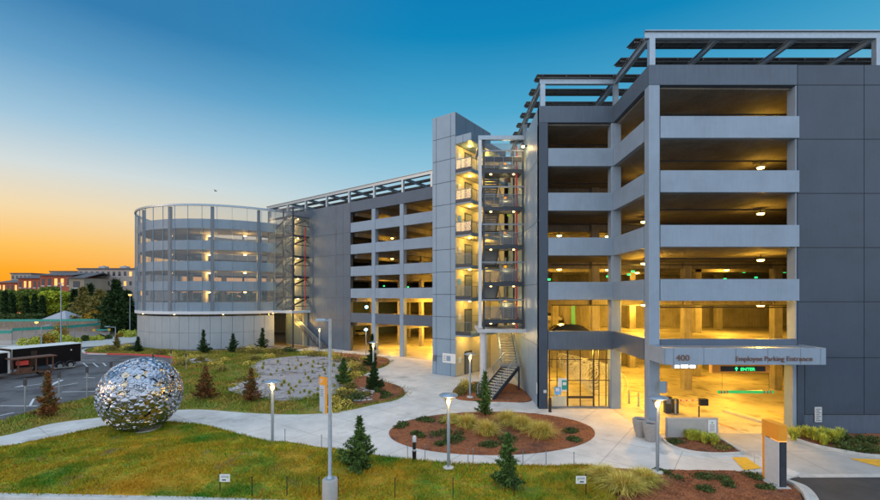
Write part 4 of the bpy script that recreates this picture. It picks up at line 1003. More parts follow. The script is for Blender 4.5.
s2b(MB().lathe([(0,0),(.14,0),(.14,-.1),(0,-.12)], (-5.4,.9,5.36), 12), 'soffit_lamp', 'garage_glow')
lamp_light('stair_light', (-5.4, .5, 4.9), 650, (1,.55,.1), parent=s2)
# ------------------------------------------------------------------ steel bowl sphere
SC = Vector((-18.75, 25.5, 2.2)); SR = 2.12
orb = thing('sphere_sculpture', 'huge round sculpture covered in shiny steel bowls standing on the lawn', 'sculpture', (SC.x, SC.y, 0))
MB().lathe([(SR*.97*math.cos(a), SC.z+SR*.97*math.sin(a)) for a in [R(-89+178*k/24) for k in range(25)]], n=48).build('core', 'chrome', orb, smooth=True)
MB().lathe([(0,0),(1.05,0),(1.05,.1),(.98,.13),(0,.13)], n=40).build('base_slab', 'kerb_concrete', orb)
NB = 640; bowls = []
def bowl_geo(mb, p, nrm, r, kind):
    a = nrm.orthogonal().normalized(); b = nrm.cross(a); n_ = 12
    if kind == 0: prof = [(r,-.02),(r*.97,.03),(r*.86,.04),(r*.72,.06),(r*.42,.08),(r*.12,.085)]
    elif kind == 1: prof = [(r,-.03),(r*1.0,.05),(r*.88,.06),(r*.78,.03),(r*.6,.01),(r*.42,.035),(r*.16,.05)]
    else: prof = [(r,-.02),(r*.98,.02),(r*.9,.04),(r*.55,.05),(r*.48,.08),(r*.2,.08),(r*.08,.07)]
    mb.loft([[p + nrm*h + (a*math.cos(2*math.pi*k/n_) + b*math.sin(2*math.pi*k/n_))*q for k in range(n_)] for q, h in prof])
for i in range(NB):
    z = 1-2*(i+.5)/NB; ph = i*2.399963; q = math.sqrt(1-z*z)
    v = Vector((q*math.cos(ph), q*math.sin(ph), z))
    v = (v + Vector(RNG.normal(size=3))*.018).normalized()
    if v.z < -.93: continue
    p = Vector((v.x*SR, v.y*SR, SC.z + v.z*SR)); nr = (v + Vector(RNG.normal(size=3))*.04).normalized()
    bowls.append((p, nr, RNG.choice([.17,.19,.21,.24])))
view = (Vector((0,0,CAMH)) - SC).normalized()
bowls.sort(key=lambda t: -(t[1].dot(view) + .6*t[2]))
rest = {}
for i, (p, nr, r) in enumerate(bowls):
    kd = int(RNG.choice([0,1,1,2,2])); m = 'chrome_warm' if RNG.random() < .16 else 'chrome'
    if i < 100: mb = MB(); bowl_geo(mb, p, nr, r, kd); mb.build('steel_bowl', m, orb, smooth=True)
    else: bowl_geo(rest.setdefault(0, MB()), p, nr, r, kd)
o = rest[0].build('steel_bowls', 'chrome', orb, smooth=True); o['kind'] = 'stuff'

# ------------------------------------------------------------------ lamps outside
pl = None
def ped_lamp(px, py, label, power=42, h=3.62):
    global pl
    grp = 'dish lamps along the paths'
    if pl is None:
        pl = thing('path_lamp', label, 'lamp', G(px,py)+(0,), group=grp); o = pl
        MB().lathe([(.26,0),(.26,.10),(.2,.14),(.1,.15)], n=24).build('footing', 'kerb_concrete', pl, smooth=True)
        MB().lathe([(.075,.13),(.075,2.95),(.06,3.0)], n=16).build('pole', 'galvanised', pl, smooth=True)
        MB().lathe([(.03,3.0),(.07,3.05),(.105,3.15),(.10,3.25),(.05,3.31),(0,3.32)], n=20).build('bulb', 'lamp_glow', pl, smooth=True)
        MB().lathe([(.05,3.0),(.12,3.08),(.22,3.30),(.255,3.42)], n=24, caps=False).build('lens', 'lens_glass', pl, smooth=True)
        c = MB()
        for k in range(4): a = math.pi/4+k*math.pi/2; c.tube([(.06*math.cos(a),.06*math.sin(a),2.98),(.28*math.cos(a),.28*math.sin(a),3.46)], .014, 5)
        c.build('cage', 'steel_dark', pl)
        MB().lathe([(.0,3.445),(.42,3.455),(.46,3.49),(.42,3.53),(.12,3.60),(0,3.61)], n=32).build('dish', 'galvanised', pl, smooth=True)
    else: o = copy_thing(pl, G(px,py)+(0,), 0, label, grp)
    x, y = G(px, py)
    for da in ((.0,-.55),): lamp_light('path_light', (x, y, 3.05) if False else (x+.05, y-.33, 3.22), power, (1,.58,.2), .1)
    return o
ped_lamp(448.5, 469.5, 'glowing dish lamp in the front lawn before the oval planting bed')
ped_lamp(657.5, 473.5, 'glowing dish lamp in the front mulch bed close to the two urns')
ped_lamp(272.5, 446, 'glowing dish lamp at the edge of the front lawn right of the sphere')
ped_lamp(470, 398, 'glowing dish lamp in the small bed at the foot of the open stair')
ped_lamp(373.3, 378, 'glowing dish lamp beside the slim dark tree near the wing')
ped_lamp(319.5, 353, 'distant glowing dish lamp at the foot of the stair along the wing')
tp = thing('pole_light', 'tall steel light pole on a round concrete base in the front lawn', 'lamp', G(330,503)+(0,))
MB().lathe([(.30,-.1),(.30,.92),(.27,.96),(0,.96)], n=28).build('concrete_base', 'concrete_pale', tp, smooth=True)
MB().lathe([(.16,.96),(.16,1.0),(.1,1.06),(.08,1.1),(.06,7.25),(0,7.27)], n=20).build('pole', 'galvanised', tp, smooth=True)
MB().bar((0,0,7.2),(-.2,0,7.2),.06).build('arm', 'galvanised', tp); MB().cbox(-.56,-.14,-.13,.13,7.17,7.26,.03).build('lamp_head', 'galvanised', tp)
# bright blue-white lamps at the wing
for px, py, bz, lab in ((366.5, 307, 300, 'blue-white lamp glowing in the second deck of the wing'),):
    Y = 62; t = thing('deck_lamp', lab, 'lamp', (XX(px,Y), Y, HZ(py,Y)))
    MB().lathe([(0,-.25),(.2,-.15),(.25,0),(.2,.15),(0,.2)], n=14).build('bulb', 'blue_glow', t, smooth=True); MB().tube([(0,0,.2),(0,0,7.65-HZ(py,Y))], .03, 6).build('stem', 'steel_dark', t)
x, y = G(366, 357); t = thing('path_lamp', 'slim lamp post with a blue-white light at the edge of the wing bays', 'lamp', (x,y,0))
MB().lathe([(.06,0),(.05,3.5)], n=12).build('pole', 'galvanised', t, smooth=True); MB().lathe([(0,3.45),(.16,3.5),(.24,3.62),(.16,3.75),(0,3.8)], n=14).build('bulb', 'blue_glow', t, smooth=True); lamp_light('path_light', (x-.3, y-.4, 3.6), 60, (.5,.75,1))
# bollard light with ring
bl = thing('bollard_light', 'dark bollard light with a white cap standing at the lawn edge', 'bollard', G(414.3, 462.5)+(0,))
MB().lathe([(.10,0),(.10,.55),(.105,.56)], n=18).build('lower_post', 'black_metal', bl, smooth=True); MB().lathe([(.06,.56),(.06,.62),(.1,.63),(.1,.66)], n=18).build('collar', 'off_white', bl, smooth=True)
MB().lathe([(.085,.66),(.085,1.02)], n=18).build('upper_post', 'black_metal', bl, smooth=True); MB().lathe([(.1,1.02),(.1,1.22),(.07,1.3),(0,1.34)], n=18).build('cap', 'off_white', bl, smooth=True)
# wayfinding totem beside the gravel
wt = thing('totem_sign', 'slim white sign panel with an orange top and edge beside the gravel bed', 'sign', G(323, 413)+(0,), R(-35))
MB().cbox(-.30,.30,-.07,.07,0,1.95,.01).build('panel', 'off_white', wt); MB().box(-.31,.31,-.075,.075,1.955,2.5).build('top_panel', 'orange_paint', wt); MB().box(.305,.36,-.076,.076,0,2.5).build('edge', 'orange_paint', wt)
for k in range(3): MB().box(-.2,.12-.08*k,-.08,-.0755,2.32-.11*k,2.37-.11*k).build('text_line', 'white_paint', wt)
for k in range(4): MB().box(-.2,.15-.06*(k%2),-.075,-.0705,1.6-.14*k,1.64-.14*k).build('text_line', 'text_dark', wt)
# monument sign at the street corner
ms = thing('monument_sign', 'orange and grey slab sign standing in the mulch at the street corner', 'sign', (13.98, 18.2, 0))
def mb_(mb, n_, m): return mb.build(n_, m, ms, world=True)
mb_(MB().box(13.72, 14.32, 17.62, 18.72, 0, .09), 'base', 'kerb_concrete')
mb_(MB().box(13.90, 14.20, 17.74, 18.62, .10, 2.0), 'core', 'steel_dark')
m_ = MB(); m_.box(13.86, 13.896, 17.72, 18.50, .10, 1.98); mb_(m_, 'grey_panel', 'off_white')
mb_(MB().box(13.875, 13.90, 18.505, 18.66, .10, 2.0), 'orange_edge', 'orange_paint')
mb_(MB().box(13.85, 14.22, 17.72, 18.66, 2.03, 2.70), 'orange_cap', 'orange_paint')
mb_(MB().box(13.88, 14.21, 17.73, 18.2, 1.99, 2.027), 'reveal', 'window_lit')
mb_(MB().box(13.93, 14.19, 17.70, 17.738, .10, 1.98), 'dark_end', 'steel_dark')
# small yard signs and rods
for px, py, lab in ((226, 495, 'small white yard sign in the lawn at the lower left'), (582, 497, 'small white yard sign between the lawn and the fountain grasses')):
    t = thing('yard_sign', lab, 'sign', G(px-6 if px < 300 else px+4, py)+(0,))
    s = 1 if px < 300 else -1
    MB().tube([(0,0,0),(0,0,.95)], .018, 6).build('stake', 'black_metal', t); MB().box(.0,.42*s,-.03,-.018,.55,.86).build('board', 'sign_white', t)
    MB().box(.1*s,.26*s,-.036,-.031,.60,.66).build('symbol', 'text_dark', t); MB().box(.3*s,.36*s,-.036,-.031,.68,.74).build('dot', 'green_glow' if False else 'lime_paint', t)
    for k in range(2): MB().box(.06*s,.36*s,-.036,-.031,.78-.045*k,.795-.045*k).build('text_line', 'text_dark', t)
rod = None
def rods(pts, h, m, lab, grp):
    first = None
    for px, py in pts:
        if first is None:
            first = thing('fence_rod', lab, 'stake', G(px,py)+(0,), group=grp); MB().tube([(0,0,0),(0,0,h)], .018, 6).build('rod', m, first); MB().box(-.03,.03,-.02,.02,h,h+.03).build('tip', m, first)
        else: copy_thing(first, G(px,py)+(0,), 0, lab, grp)
rods([(252,498.5),(287,498.5),(319,499),(338,499),(395,500),(453,500),(514,500)], .85, 'black_metal', 'thin dark green stake standing in the front lawn near its lower edge', 'dark stakes along the lower lawn edge')
rods([(285,442.5),(321.5,449),(407.5,458.5),(425,460),(468,464),(473,464),(523,466),(574,468),(546,467)], .72, 'steel_grey', 'thin grey stake at the path edge of the front lawn', 'grey stakes along the path edge')
# tall thin sign posts round the parking lot
sp0 = None
for k, (px, py, h) in enumerate(((25,415,2.55),(59,406,2.6),(87,398,2.5),(111,391,2.5),(171,367,1.9),(186,371,1.9),(153,372,1.9))):
    lab = ['slim post with a dark head left of the red-leaved young tree', 'slim post with a dark head just right of the red-leaved young tree', 'slim post with a dark head halfway to the steel sphere', 'slim post with a dark head closest to the steel sphere on its left', 'short slim post behind the sphere near the end of the red kerb', 'short slim post right of the sphere behind the red kerb', 'short slim post hidden mostly behind the steel sphere'][k]
    if sp0 is None:
        sp0 = thing('marker_post', lab, 'post', G(px,py)+(0,), group='slim posts around the parking lot')
        MB().lathe([(.045,0),(.045,2.0)], n=10).build('post', 'galvanised', sp0, smooth=True); MB().cbox(-.1,.1,-.06,.06,2.0,2.5,.02).build('head', 'steel_dark', sp0)
    else: copy_thing(sp0, G(px,py)+(0,), 0, lab, 'slim posts around the parking lot', scale=h/2.5)

# ------------------------------------------------------------------ plants
def conifer(name, label, px, py, H, Rb, m='conifer', group=None, n=5200, sub=.10, droop=-.1, z0=.05, density=1.0, bare=.06, open_=.0, cat='tree', loc=None):
    x, y = loc or G(px, py)
    t = thing(name, label, cat, (x, y, z0), group=group)
    MB().tube([(0,0,-.1),(.01,.01,H*.5),(0,0,H*.97)], [H*.018+.012, H*.011+.008, .006], 7).build('trunk', 'bark', t, smooth=True)
    C = []; nb_ = int(78*density); tw = MB()
    for k in range(nb_):
        h = bare + (1-bare)*((k+RNG.random())/nb_)**1.15; az = k*2.39996+RNG.uniform(-.5,.5)
        L = Rb*(1-h)**.9*(RNG.uniform(.35, 1.0)+(.35 if RNG.random() < .25 else 0)) + .02
        if open_ and RNG.random() < open_: L *= .55
        rise = L*RNG.uniform(.1,.55)+droop*L*.3
        m_ = max(6, int(n*L/(Rb*nb_)*2.0)); u = RNG.random(m_)**.75
        spread = .10*L*(1.15-u) + .004*H+.008
        px_ = u*L*math.cos(az) + RNG.normal(size=m_)*spread; py_ = u*L*math.sin(az) + RNG.normal(size=m_)*spread
        pz = h*H + rise*u*u + RNG.normal(size=m_)*spread*.38
        C.append(np.stack([px_, py_, pz], 1)); tw.tube([(0,0,h*H),(L*.8*math.cos(az),L*.8*math.sin(az),h*H+rise*.64)], [.012+.004*H*(1-h), .004], 4)
    u = RNG.random(int(n*.05)); C.append(np.stack([RNG.normal(size=len(u))*.013*H, RNG.normal(size=len(u))*.013*H, H*(.86+.16*u)], 1))
    C = np.concatenate(C); C = C[C[:, 2] > .02]
    tri_mesh('crown', leaves(C, sub*1.15, .1, .5), m, t); tw.build('branches', 'bark', t)
    return t
conifer('young_conifer', 'bushy dark green young conifer in the front lawn right of the light pole', 359.5, 472, 2.45, .95, n=9000, sub=.085)
conifer('young_conifer', 'young conifer in the front lawn below the oval planting bed', 508, 489.5, 2.25, .75, n=7000, sub=.085)
conifer('young_conifer', 'open young conifer at the back edge of the oval bed before the stair', 485, 416, 2.9, 1.0, n=4800, sub=.10, open_=.5)
conifer('young_conifer', 'dark young conifer at the right end of the gravel bed by the paving', 374, 391.5, 2.4, .85, n=5500, sub=.11, m='conifer_dark')
conifer('young_conifer', 'dark green young conifer in the middle of the gravel bed planting', 343.5, 385, 2.3, .85, n=5500, sub=.11)
conifer('young_conifer', 'slim dark tree with loose branches before the wing bays', 372, 367, 3.6, .95, n=4500, sub=.14, open_=.4, m='conifer_dark')
conifer('young_conifer', 'red-brown young conifer left of the sphere at the parking lot', 47.5, 418, 3.0, .85, m='conifer_red', n=4600, sub=.10)
conifer('young_conifer', 'red-brown young conifer beside the gravel bed with the glowing lamp', 251, 402.5, 2.5, .85, m='conifer_red', n=4400, sub=.10)
conifer('young_conifer', 'half red half green young conifer just right of the sphere', 205.5, 400, 2.55, 1.0, m='conifer_red', n=4000, sub=.11)
for px, py, H, lab in ((138,352.5,2.1,'small dark conifer at the left foot of the round ramp'),(203.5,354,3.2,'dark conifer before the middle of the round ramp base'),(233,353,2.6,'dark conifer right of the middle of the round ramp base'),(262.5,349.5,3.1,'dark conifer before the right end of the round ramp base'),(117,348.5,2.0,'small olive conifer on the island with the red kerb')):
    conifer('young_conifer', lab, px, py, H, H*.33, m='conifer_dark' if px != 117 else 'shrub_olive', n=3500, sub=.13, open_=.3)

def clump(mb_v, x, y, z, r, h, n, w, droop=.6):
    """arching grass blades as 3-segment strips appended as quads"""
    a = RNG.uniform(0, 2*np.pi, n); L = h*RNG.uniform(.55, 1.15, n); lean = RNG.uniform(.12, 1.0, n)*r
    bx = x + RNG.normal(size=n)*r*.13; by = y + RNG.normal(size=n)*r*.13; ca, sa = np.cos(a), np.sin(a)
    ts = [0, .4, .75, 1.0]; W = [w, w*.8, w*.5, w*.12]; P = []
    for t in ts: P.append(np.stack([bx + ca*lean*t**1.6, by + sa*lean*t**1.6, z + L*(t - droop*(lean/r)*t**3*.75)], 1))
    S = np.stack([-sa, ca, np.zeros(n)], 1)
    for i in range(3):
        mb_v.append(np.stack([P[i]-S*W[i]/2, P[i]+S*W[i]/2, P[i+1]+S*W[i+1]/2, P[i+1]-S*W[i+1]/2], 1))
def grass_clump(label, px, py, r, h, m='straw', n=900, w=.019, group=None, z=.06, cat='grass clump', name='fountain_grass'):
    x, y = G(px, py); V = []; clump(V, 0, 0, 0, r*1.35, h*1.02, int(n*.6), w, .95); clump(V, .1, 0, 0, r*.8, h*.8, int(n*.3), w, .4)
    o = tri_mesh(name, np.concatenate(V), m); o.location = (x, y, z); return tag(o, label, cat, group)
for k, (px, py, r, h, lab) in enumerate(((467,428,.95,.95,'straw coloured fountain grass at the left of the row in the oval bed'),(487,436,.9,1.0,'pale fountain grass leaning forward in the middle of the oval bed'),(507,425,1.0,1.0,'tall fountain grass at the back centre of the oval bed'),(522,430,.95,1.0,'fountain grass right of centre in the oval bed'),(541,438,1.05,1.1,'large green-gold fountain grass at the right end of the oval bed row'),(452,424,.7,.7,'small fountain grass at the far left of the row in the oval bed'))):
    grass_clump(lab, px, py, r, h, n=1500)
for px, py, r, h, lab in ((623,492,1.0,.85,'wide straw fountain grass at the edge of lawn and front mulch bed'),(604,481,.85,.7,'smaller straw fountain grass left of the wide one in the front bed'),(643,484,.8,.7,'straw fountain grass nearest the lamp in the front mulch bed')):
    grass_clump(lab, px, py, r, h, n=1800)
def shrub(label, px, py, r, h, m='shrub_green', n=500, s=.09, z=.06, name='shrub', cat='shrub', group=None, loc=None):
    k = RNG.integers(3, 6); C = []
    for _ in range(k):
        c = RNG.normal(size=2)*r*.38; rr = r*RNG.uniform(.45,.7); q = RNG.normal(size=(n//k, 3)); q /= np.linalg.norm(q, axis=1)[:, None]
        q *= RNG.random((n//k, 1))**.4; C.append(np.stack([c[0]+q[:,0]*rr, c[1]+q[:,1]*rr, np.abs(q[:,2])*h*RNG.uniform(.7,1.1)], 1))
    x, y = loc or G(px, py); o = tri_mesh(name, leaves(np.concatenate(C), s), m); o.location = (x, y, z); return tag(o, label, cat, group)
# low ground-hugging shrubs
g1 = 'low shrubs in the oval mulch bed'
for k, (px, py, r) in enumerate(((403,425,.75),(422,421,.7),(420,436,.5),(441,436,.8),(462,440,.8),(446,421,.6),(444,444,.5),(490,447,.7),(509,440,.7),(574,432,.7),(576,441,.7),(596,470+0,.01))):
    if r < .1: continue
    shrub('low dark green spreading shrub in the oval mulch bed', px, py, r, .2, n=600, s=.075, group=g1)
for px, py, r in ((668,477,.5),(702,478,.6),(722,481,.6),(755,479,.45),(704,491,.55),(764,489,.4),(731,487,.4),(678,470+4,.01)):
    if r > .1: shrub('low green spreading shrub in the front mulch bed by the street', px, py, r, .18, n=450, s=.065, group='low shrubs in the front mulch bed')
for k, (px, py, r, lab) in enumerate(((695,440,.6,'yellow-green spiky shrub left in the planter behind the low curved kerb'),(709,442,.75,'yellow-green spiky shrub right in the planter behind the low curved kerb'))):
    x, y = G(px, py); V = []; [clump(V, RNG.normal()*.35, RNG.normal()*.25, 0, .4, .55, 130, .05, .3) for _ in range(6)]
    o = tri_mesh('flax_shrub', np.concatenate(V), 'shrub_lime'); o.location = (x, y, .06); tag(o, lab, 'shrub')
shrub('low dark shrub under the white notice in the planter', 680, 443, .7, .2, n=500, s=.07); shrub('low olive shrub at the tip of the small planter', 722, 449, .6, .15, m='shrub_olive', n=500, s=.07)
for k, (px, py, lab) in enumerate(((812,440,'yellow-green spiky shrub at the left end of the bed along the dark wall'),(826,441.5,'yellow-green spiky shrub second in the bed along the dark wall'),(840,443.5,'yellow-green spiky shrub at the right of the group along the dark wall'))):
    x, y = G(px, py); V = []; [clump(V, RNG.normal()*.4, RNG.normal()*.25, 0, .4, .62, 130, .05, .3) for _ in range(8)]
    o = tri_mesh('flax_shrub', np.concatenate(V), 'shrub_lime'); o.location = (x, y, .08); tag(o, lab, 'shrub')
for px, py, lab in ((853,442,'dark green shrub right of the yellow-green shrubs at the dark wall'),(872,443,'dark green shrub near the right edge at the dark wall'),(848,450,'low dark shrub at the kerb before the dark wall'),(866,451,'low dark shrub at the kerb near the right yellow strip')): shrub(lab, px, py, .75, .45, n=600, s=.08)
# bed at the stair foot
for px, py, r, h, m, lab in ((461,394,.8,.7,'shrub_olive','olive shrub at the left tip of the stair bed'),(466,389,.9,.8,'straw','straw shrub behind the lamp in the stair bed'),(476,392,.8,.7,'shrub_olive','olive shrub between the lamp and the stair')): shrub(lab, px, py, r, h, m=m, n=1100, s=.09)
# bank planting: tall loose grasses between the wing, the gravel and the lawn
gz = 'straw and olive grasses on the bank around the gravel bed'
seeds = [(340,404,.9,'straw'),(348,399,.9,'shrub_olive'),(358,402,.9,'shrub_green'),(333,411,.6,'straw'),(366,398,.6,'shrub_olive'),(352,368,1.1,'straw'),(344,363,1.2,'shrub_olive'),(337,360,1.2,'straw'),(360,372,.9,'shrub_olive'),(356,378,.8,'straw'),(353,390,.8,'shrub_olive'),(328,357,1.2,'straw'),(316,357,1.3,'shrub_olive'),(306,355,1.3,'straw'),(250,352,1.4,'straw'),(243,353,1.4,'shrub_olive'),(256,354,1.2,'shrub_olive'),(290,353,1.2,'shrub_green'),(275,354,1.2,'shrub_olive'),(368,366,.7,'shrub_olive'),(364,361,.8,'straw'),(377,375+0,.01,'straw'),(192,360,1.0,'straw'),(200,362,.9,'shrub_olive'),(126,349.5,1.2,'straw'),(106,350,1.1,'straw'),(112,351.5,1.0,'shrub_olive'),(98,352,.8,'straw'),(131,351,.9,'shrub_green'),(178,362,.8,'straw'),(247,366,.7,'straw'),(256,361,.8,'shrub_olive'),(268,359,.9,'straw'),(283,356,.9,'shrub_olive'),(240,382,.5,'shrub_olive'),(232,388,.4,'straw'),(345,374,.6,'straw'),(341,393,.6,'straw'),(352,396,.6,'straw'),(330,405,.5,'shrub_olive'),(222,372,.6,'shrub_olive'),(215,366,.8,'straw'),(186,366,.7,'shrub_olive'),(227,362,.8,'straw'),(172,357,.8,'straw'),(160,355,.9,'shrub_olive'),(346,408,.5,'shrub_green'),(388,396,.45,'shrub_green'),(377,393,.5,'shrub_green'),(384,400,.4,'shrub_green')]
for px, py, r, m in seeds:
    if r < .1: continue
    w_ = {'straw':'straw coloured','shrub_olive':'olive','shrub_green':'dark green'}[m]
    shrub(f'loose {w_} shrub mound on the bank around the gravel bed', px, py, r, r*.75, m=m, n=900, s=.11, z=.08, name='bank_shrub', group=f'{w_} mounds on the bank')
# tussocks in the gravel
V = []; clump(V, 0, 0, 0, .22, .30, 90, .035, .5); tus = tri_mesh('grass_tuft', np.concatenate(V), 'tussock')
tag(tus, 'small yellow-green grass tuft growing in the gravel bed', 'grass tuft', 'grass tufts in the gravel bed')
tp_ = [(263,371),(277,364),(283,373),(289,371),(296,371),(289,367),(298,363),(307,365),(313,364),(318,366),(324,365),(330,364),(302,367),(312,369),(322,369),(333,368),(340,368),(346,368),(305,377),(309,381),(311,384),(320,379),(326,377),(332,374),(338,373),(344,372),(341,377),(337,380),(331,383),(288,388),(292,391),(296,389),(294,394),(288,396),(300,396),(281,388),(304,394),(310,396),(313,399),(306,402),(317,392),(321,386),(318,399),(325,396),(276,392),(284,385),(270,377),(264,366),(348,376),(345,381),(340,386),(335,389),(312,374),(324,373),(276,373),(328,389),(299,385)]
for k, (px, py) in enumerate(tp_):
    o = tus if k == 0 else tus.copy()
    if k: COL.objects.link(o)
    s = RNG.uniform(.85, 1.5); o.location = G(px+RNG.uniform(-1,1), py+RNG.uniform(-.5,.5)) + (.15,); o.rotation_euler = (0,0,RNG.uniform(0,6)); o.scale = (s,s,s)
# stones on the bank and in the gravel
V = MB()
for P in (scatter(GP([(229,392),(244,384),(262,388),(275,399),(262,400),(240,397)]), 260), scatter(GP([(345,398),(360,388),(375,392),(372,402),(350,405)]), 110), scatter(GP([(185,360),(203,358),(212,362),(196,366)]), 60), scatter(GRAVEL, 220)):
    for x, y in P:
        s = RNG.uniform(.06,.18); V.lathe([(s*.7,-.02),(s,s*.3),(s*.6,s*.62),(0,s*.7)], (x,y,.15), 6)
o = V.build('river_stones', 'stone'); tag(o, kind='stuff')
for k, (px, py, s, lab) in enumerate(((330,377,1.1,'flat pale boulder lying in the gravel bed'),(199,361,.9,'grey boulder among grasses right behind the sphere'),(317,368,.6,'small flat stone in the far part of the gravel bed'))):
    o = MB().lathe([(s*.8,-.05),(s,.08),(s*.8,.22),(s*.3,.28),(0,.28)], n=9).build('boulder', 'stone', smooth=True); o.location = G(px,py)+(.12,); o.scale = (1.3,.7,.8 if s < 1 else .5); tag(o, lab, 'rock')

# ground cover blades and bark chips (uncountable)
def hz(P): return np.array([hill(x, y) for x, y in P])
P = scatter(LAWN1, 110000); P = P[P[:,1] < 40]
k = RNG.random(len(P)) < np.clip((21/P[:,1])**1.5, 0, 1)
P = P[k]; dens = np.sin(P[:,0]*1.7+np.sin(P[:,1]*2.1)*1.4)*np.sin(P[:,1]*2.3+np.sin(P[:,0]*1.1)*1.8)
V = blades(P, lz+hz(P), .075*(1.15+.75*dens), .034, 1.3); o = tri_mesh('lawn_grass', V, 'lawn_blade'); tag(o, kind='stuff')
def edge_tufts(poly, n, wd):
    a = np.array(poly); i = RNG.integers(0, len(a), n); t = RNG.random((n,1)); return a[i]*(1-t) + a[(i+1)%len(a)]*t + RNG.normal(size=(n,2))*wd
for P, nm, m_, hh, z_ in ((edge_tufts(GRAVEL, 4200, .35), 'edge_grass', 'meadow_blade', .26, .1), (edge_tufts(TIP1+TIP2, 1600, .3), 'edge_grass', 'shrub_olive', .2, .1), (edge_tufts(LAWN1, 9000, .07), 'edge_grass', 'lawn_blade', .12, .08)):
    P = P[(P[:,1] < 66)]; q = np.sin(P[:,0]*2.3)*np.sin(P[:,1]*1.9+P[:,0]) > -.25; P = P[q] if nm and hh > .12 else P
    o = tri_mesh(nm, blades(P, z_, hh, .05, 1.2), m_); tag(o, kind='stuff')
P = scatter(LAWN2, 60000, [GRAVEL, TIP1, TIP2]); dens = np.sin(P[:,0]*.8)*np.sin(P[:,1]*.7)
V = blades(P, .06, .14*(1+.6*dens), .08, 1.2); o = tri_mesh('bank_grass', V, 'meadow_blade'); tag(o, kind='stuff')
CH = []
for bed, n_ in ((BEDB,9000),(BEDF,13000),(BEDD,1500),(BEDE,4000),(BEDC,2500),(TIP1,2500),(TIP2,2500)):
    P = scatter(bed, n_); z = .06 if bed not in (TIP1, TIP2) else .15
    CH.append(leaves(np.concatenate([P, np.full((len(P),1), z)], 1), .055, .6))
o = tri_mesh('bark_chips', np.concatenate(CH), 'mulch_chip'); tag(o, kind='stuff')
# ------------------------------------------------------------------ vehicles
def wheel(parent, x, y, r=.32, w=.2, m='galvanised'):
    t = MB().loft([[(x+q*math.cos(a), y+o_, r+q*math.sin(a)) for a in [2*math.pi*k/20 for k in range(20)]] for q, o_ in ((r*.6,-w/2),(r*.93,-w/2),(r,-w*.3),(r,w*.3),(r*.93,w/2),(r*.6,w/2))]).build('wheel', 'rubber', parent, smooth=True)
    for s in (-1, 1): MB().loft([[(x+q*math.cos(a), y+s*(w/2+o_), r+q*math.sin(a)) for a in [2*math.pi*k/16 for k in range(16)]] for q, o_ in ((r*.6,.002),(r*.55,.02),(r*.2,.01),(.02,.015))]).build('rim', m, t, smooth=True)
def car(label, loc, rz, m, group=None):
    t = thing('parked_car', label, 'car', loc, rz, group)
    st_ = [(-2.2,.45,.62,.70),(-2.05,.35,.80,.80),(-1.5,.32,.92,.86),(-.9,.30,.95,.88),(0,.28,.94,.89),(.9,.28,.92,.88),(1.5,.30,.84,.86),(2.0,.32,.72,.80),(2.2,.42,.60,.68)]
    def ring(x, zb, zt, hw): return [(x,-hw*.92,zb),(x,-hw,zb+.12),(x,-hw,zt-.12),(x,-hw*.88,zt),(x,hw*.88,zt),(x,hw,zt-.12),(x,hw,zb+.12),(x,hw*.92,zb)]
    MB().loft([ring(*s) for s in st_]).build('body', m, t, smooth=True)
    rf = [(-1.85,.90,.92,.78),(-1.25,.92,1.36,.64),(-.6,.92,1.45,.62),(.2,.92,1.44,.62),(.75,.92,1.30,.66),(1.35,.88,.92,.76)]
    def cr(x, zb, zt, hw): return [(x,-.80,zb),(x,-hw-.02,(zb+zt)/2+.1 if zt > 1 else zb),(x,-hw*.9,zt),(x,hw*.9,zt),(x,hw+.02,(zb+zt)/2+.1 if zt > 1 else zb),(x,.80,zb)]
    MB().loft([cr(*s) for s in rf]).build('cabin', 'glass_dark', t, smooth=True)
    MB().loft([[(x,-hw*.86,zt-.01),(x,-hw*.86,zt+.025),(x,hw*.86,zt+.025),(x,hw*.86,zt-.01)] for x, zt, hw in ((-1.25,1.36,.64),(-.6,1.45,.62),(.2,1.44,.62),(.7,1.32,.66))]).build('roof', m, t, smooth=True)
    for s in (-1, 1):
        MB().box(2.05,2.16,s*.5,s*.74,.58,.7).build('headlight', 'sign_white', t); MB().box(-2.18,-2.08,s*.5,s*.74,.66,.78).build('taillight', 'red_paint', t)
        for x in (-1.3, 1.35): wheel(t, x, s*.78)
    return t
car('black hatchback on the second deck behind the narrow bay spandrel', (9.7, 33.5, 4.41), R(4), 'car_black')
car('white car parked deep on the second deck seen through the narrow bay', (18.1-.0, 59, 4.41) if False else (13.4, 58.5, 4.41), R(-14), 'car_white')
xw, yw = G(356, 336); car('white car parked deep on the ground floor of the wing, left bay', (xw, yw, .02), R(-36), 'car_white')
# traffic cones near the white car
for k, (px, py) in enumerate(((559.5,321.5),(584,320.5),(597,322.5))):
    Y = 3.8*F/(py-CY); t = thing('traffic_cone', ['leftmost','middle','rightmost'][k]+' of the orange delineator posts on the second deck by the white car', 'cone', (XX(px,Y), Y, 4.41), group='orange delineators on the second deck')
    MB().lathe([(.2,0),(.2,.04),(.1,.05),(.07,.95),(0,1.0)], n=14).build('cone', 'orange_paint', t, smooth=True); MB().lathe([(.092,.5),(.085,.65)], n=14).build('band', 'sign_white', t)
t = thing('floor_sign', 'green painted marker on a second deck column behind the black hatchback', 'sign', (XX(573,46), 46, 4.4)); MB().box(-.2,.2,-.1,.1,.0,2.6).build('panel', 'teal_paint', t)

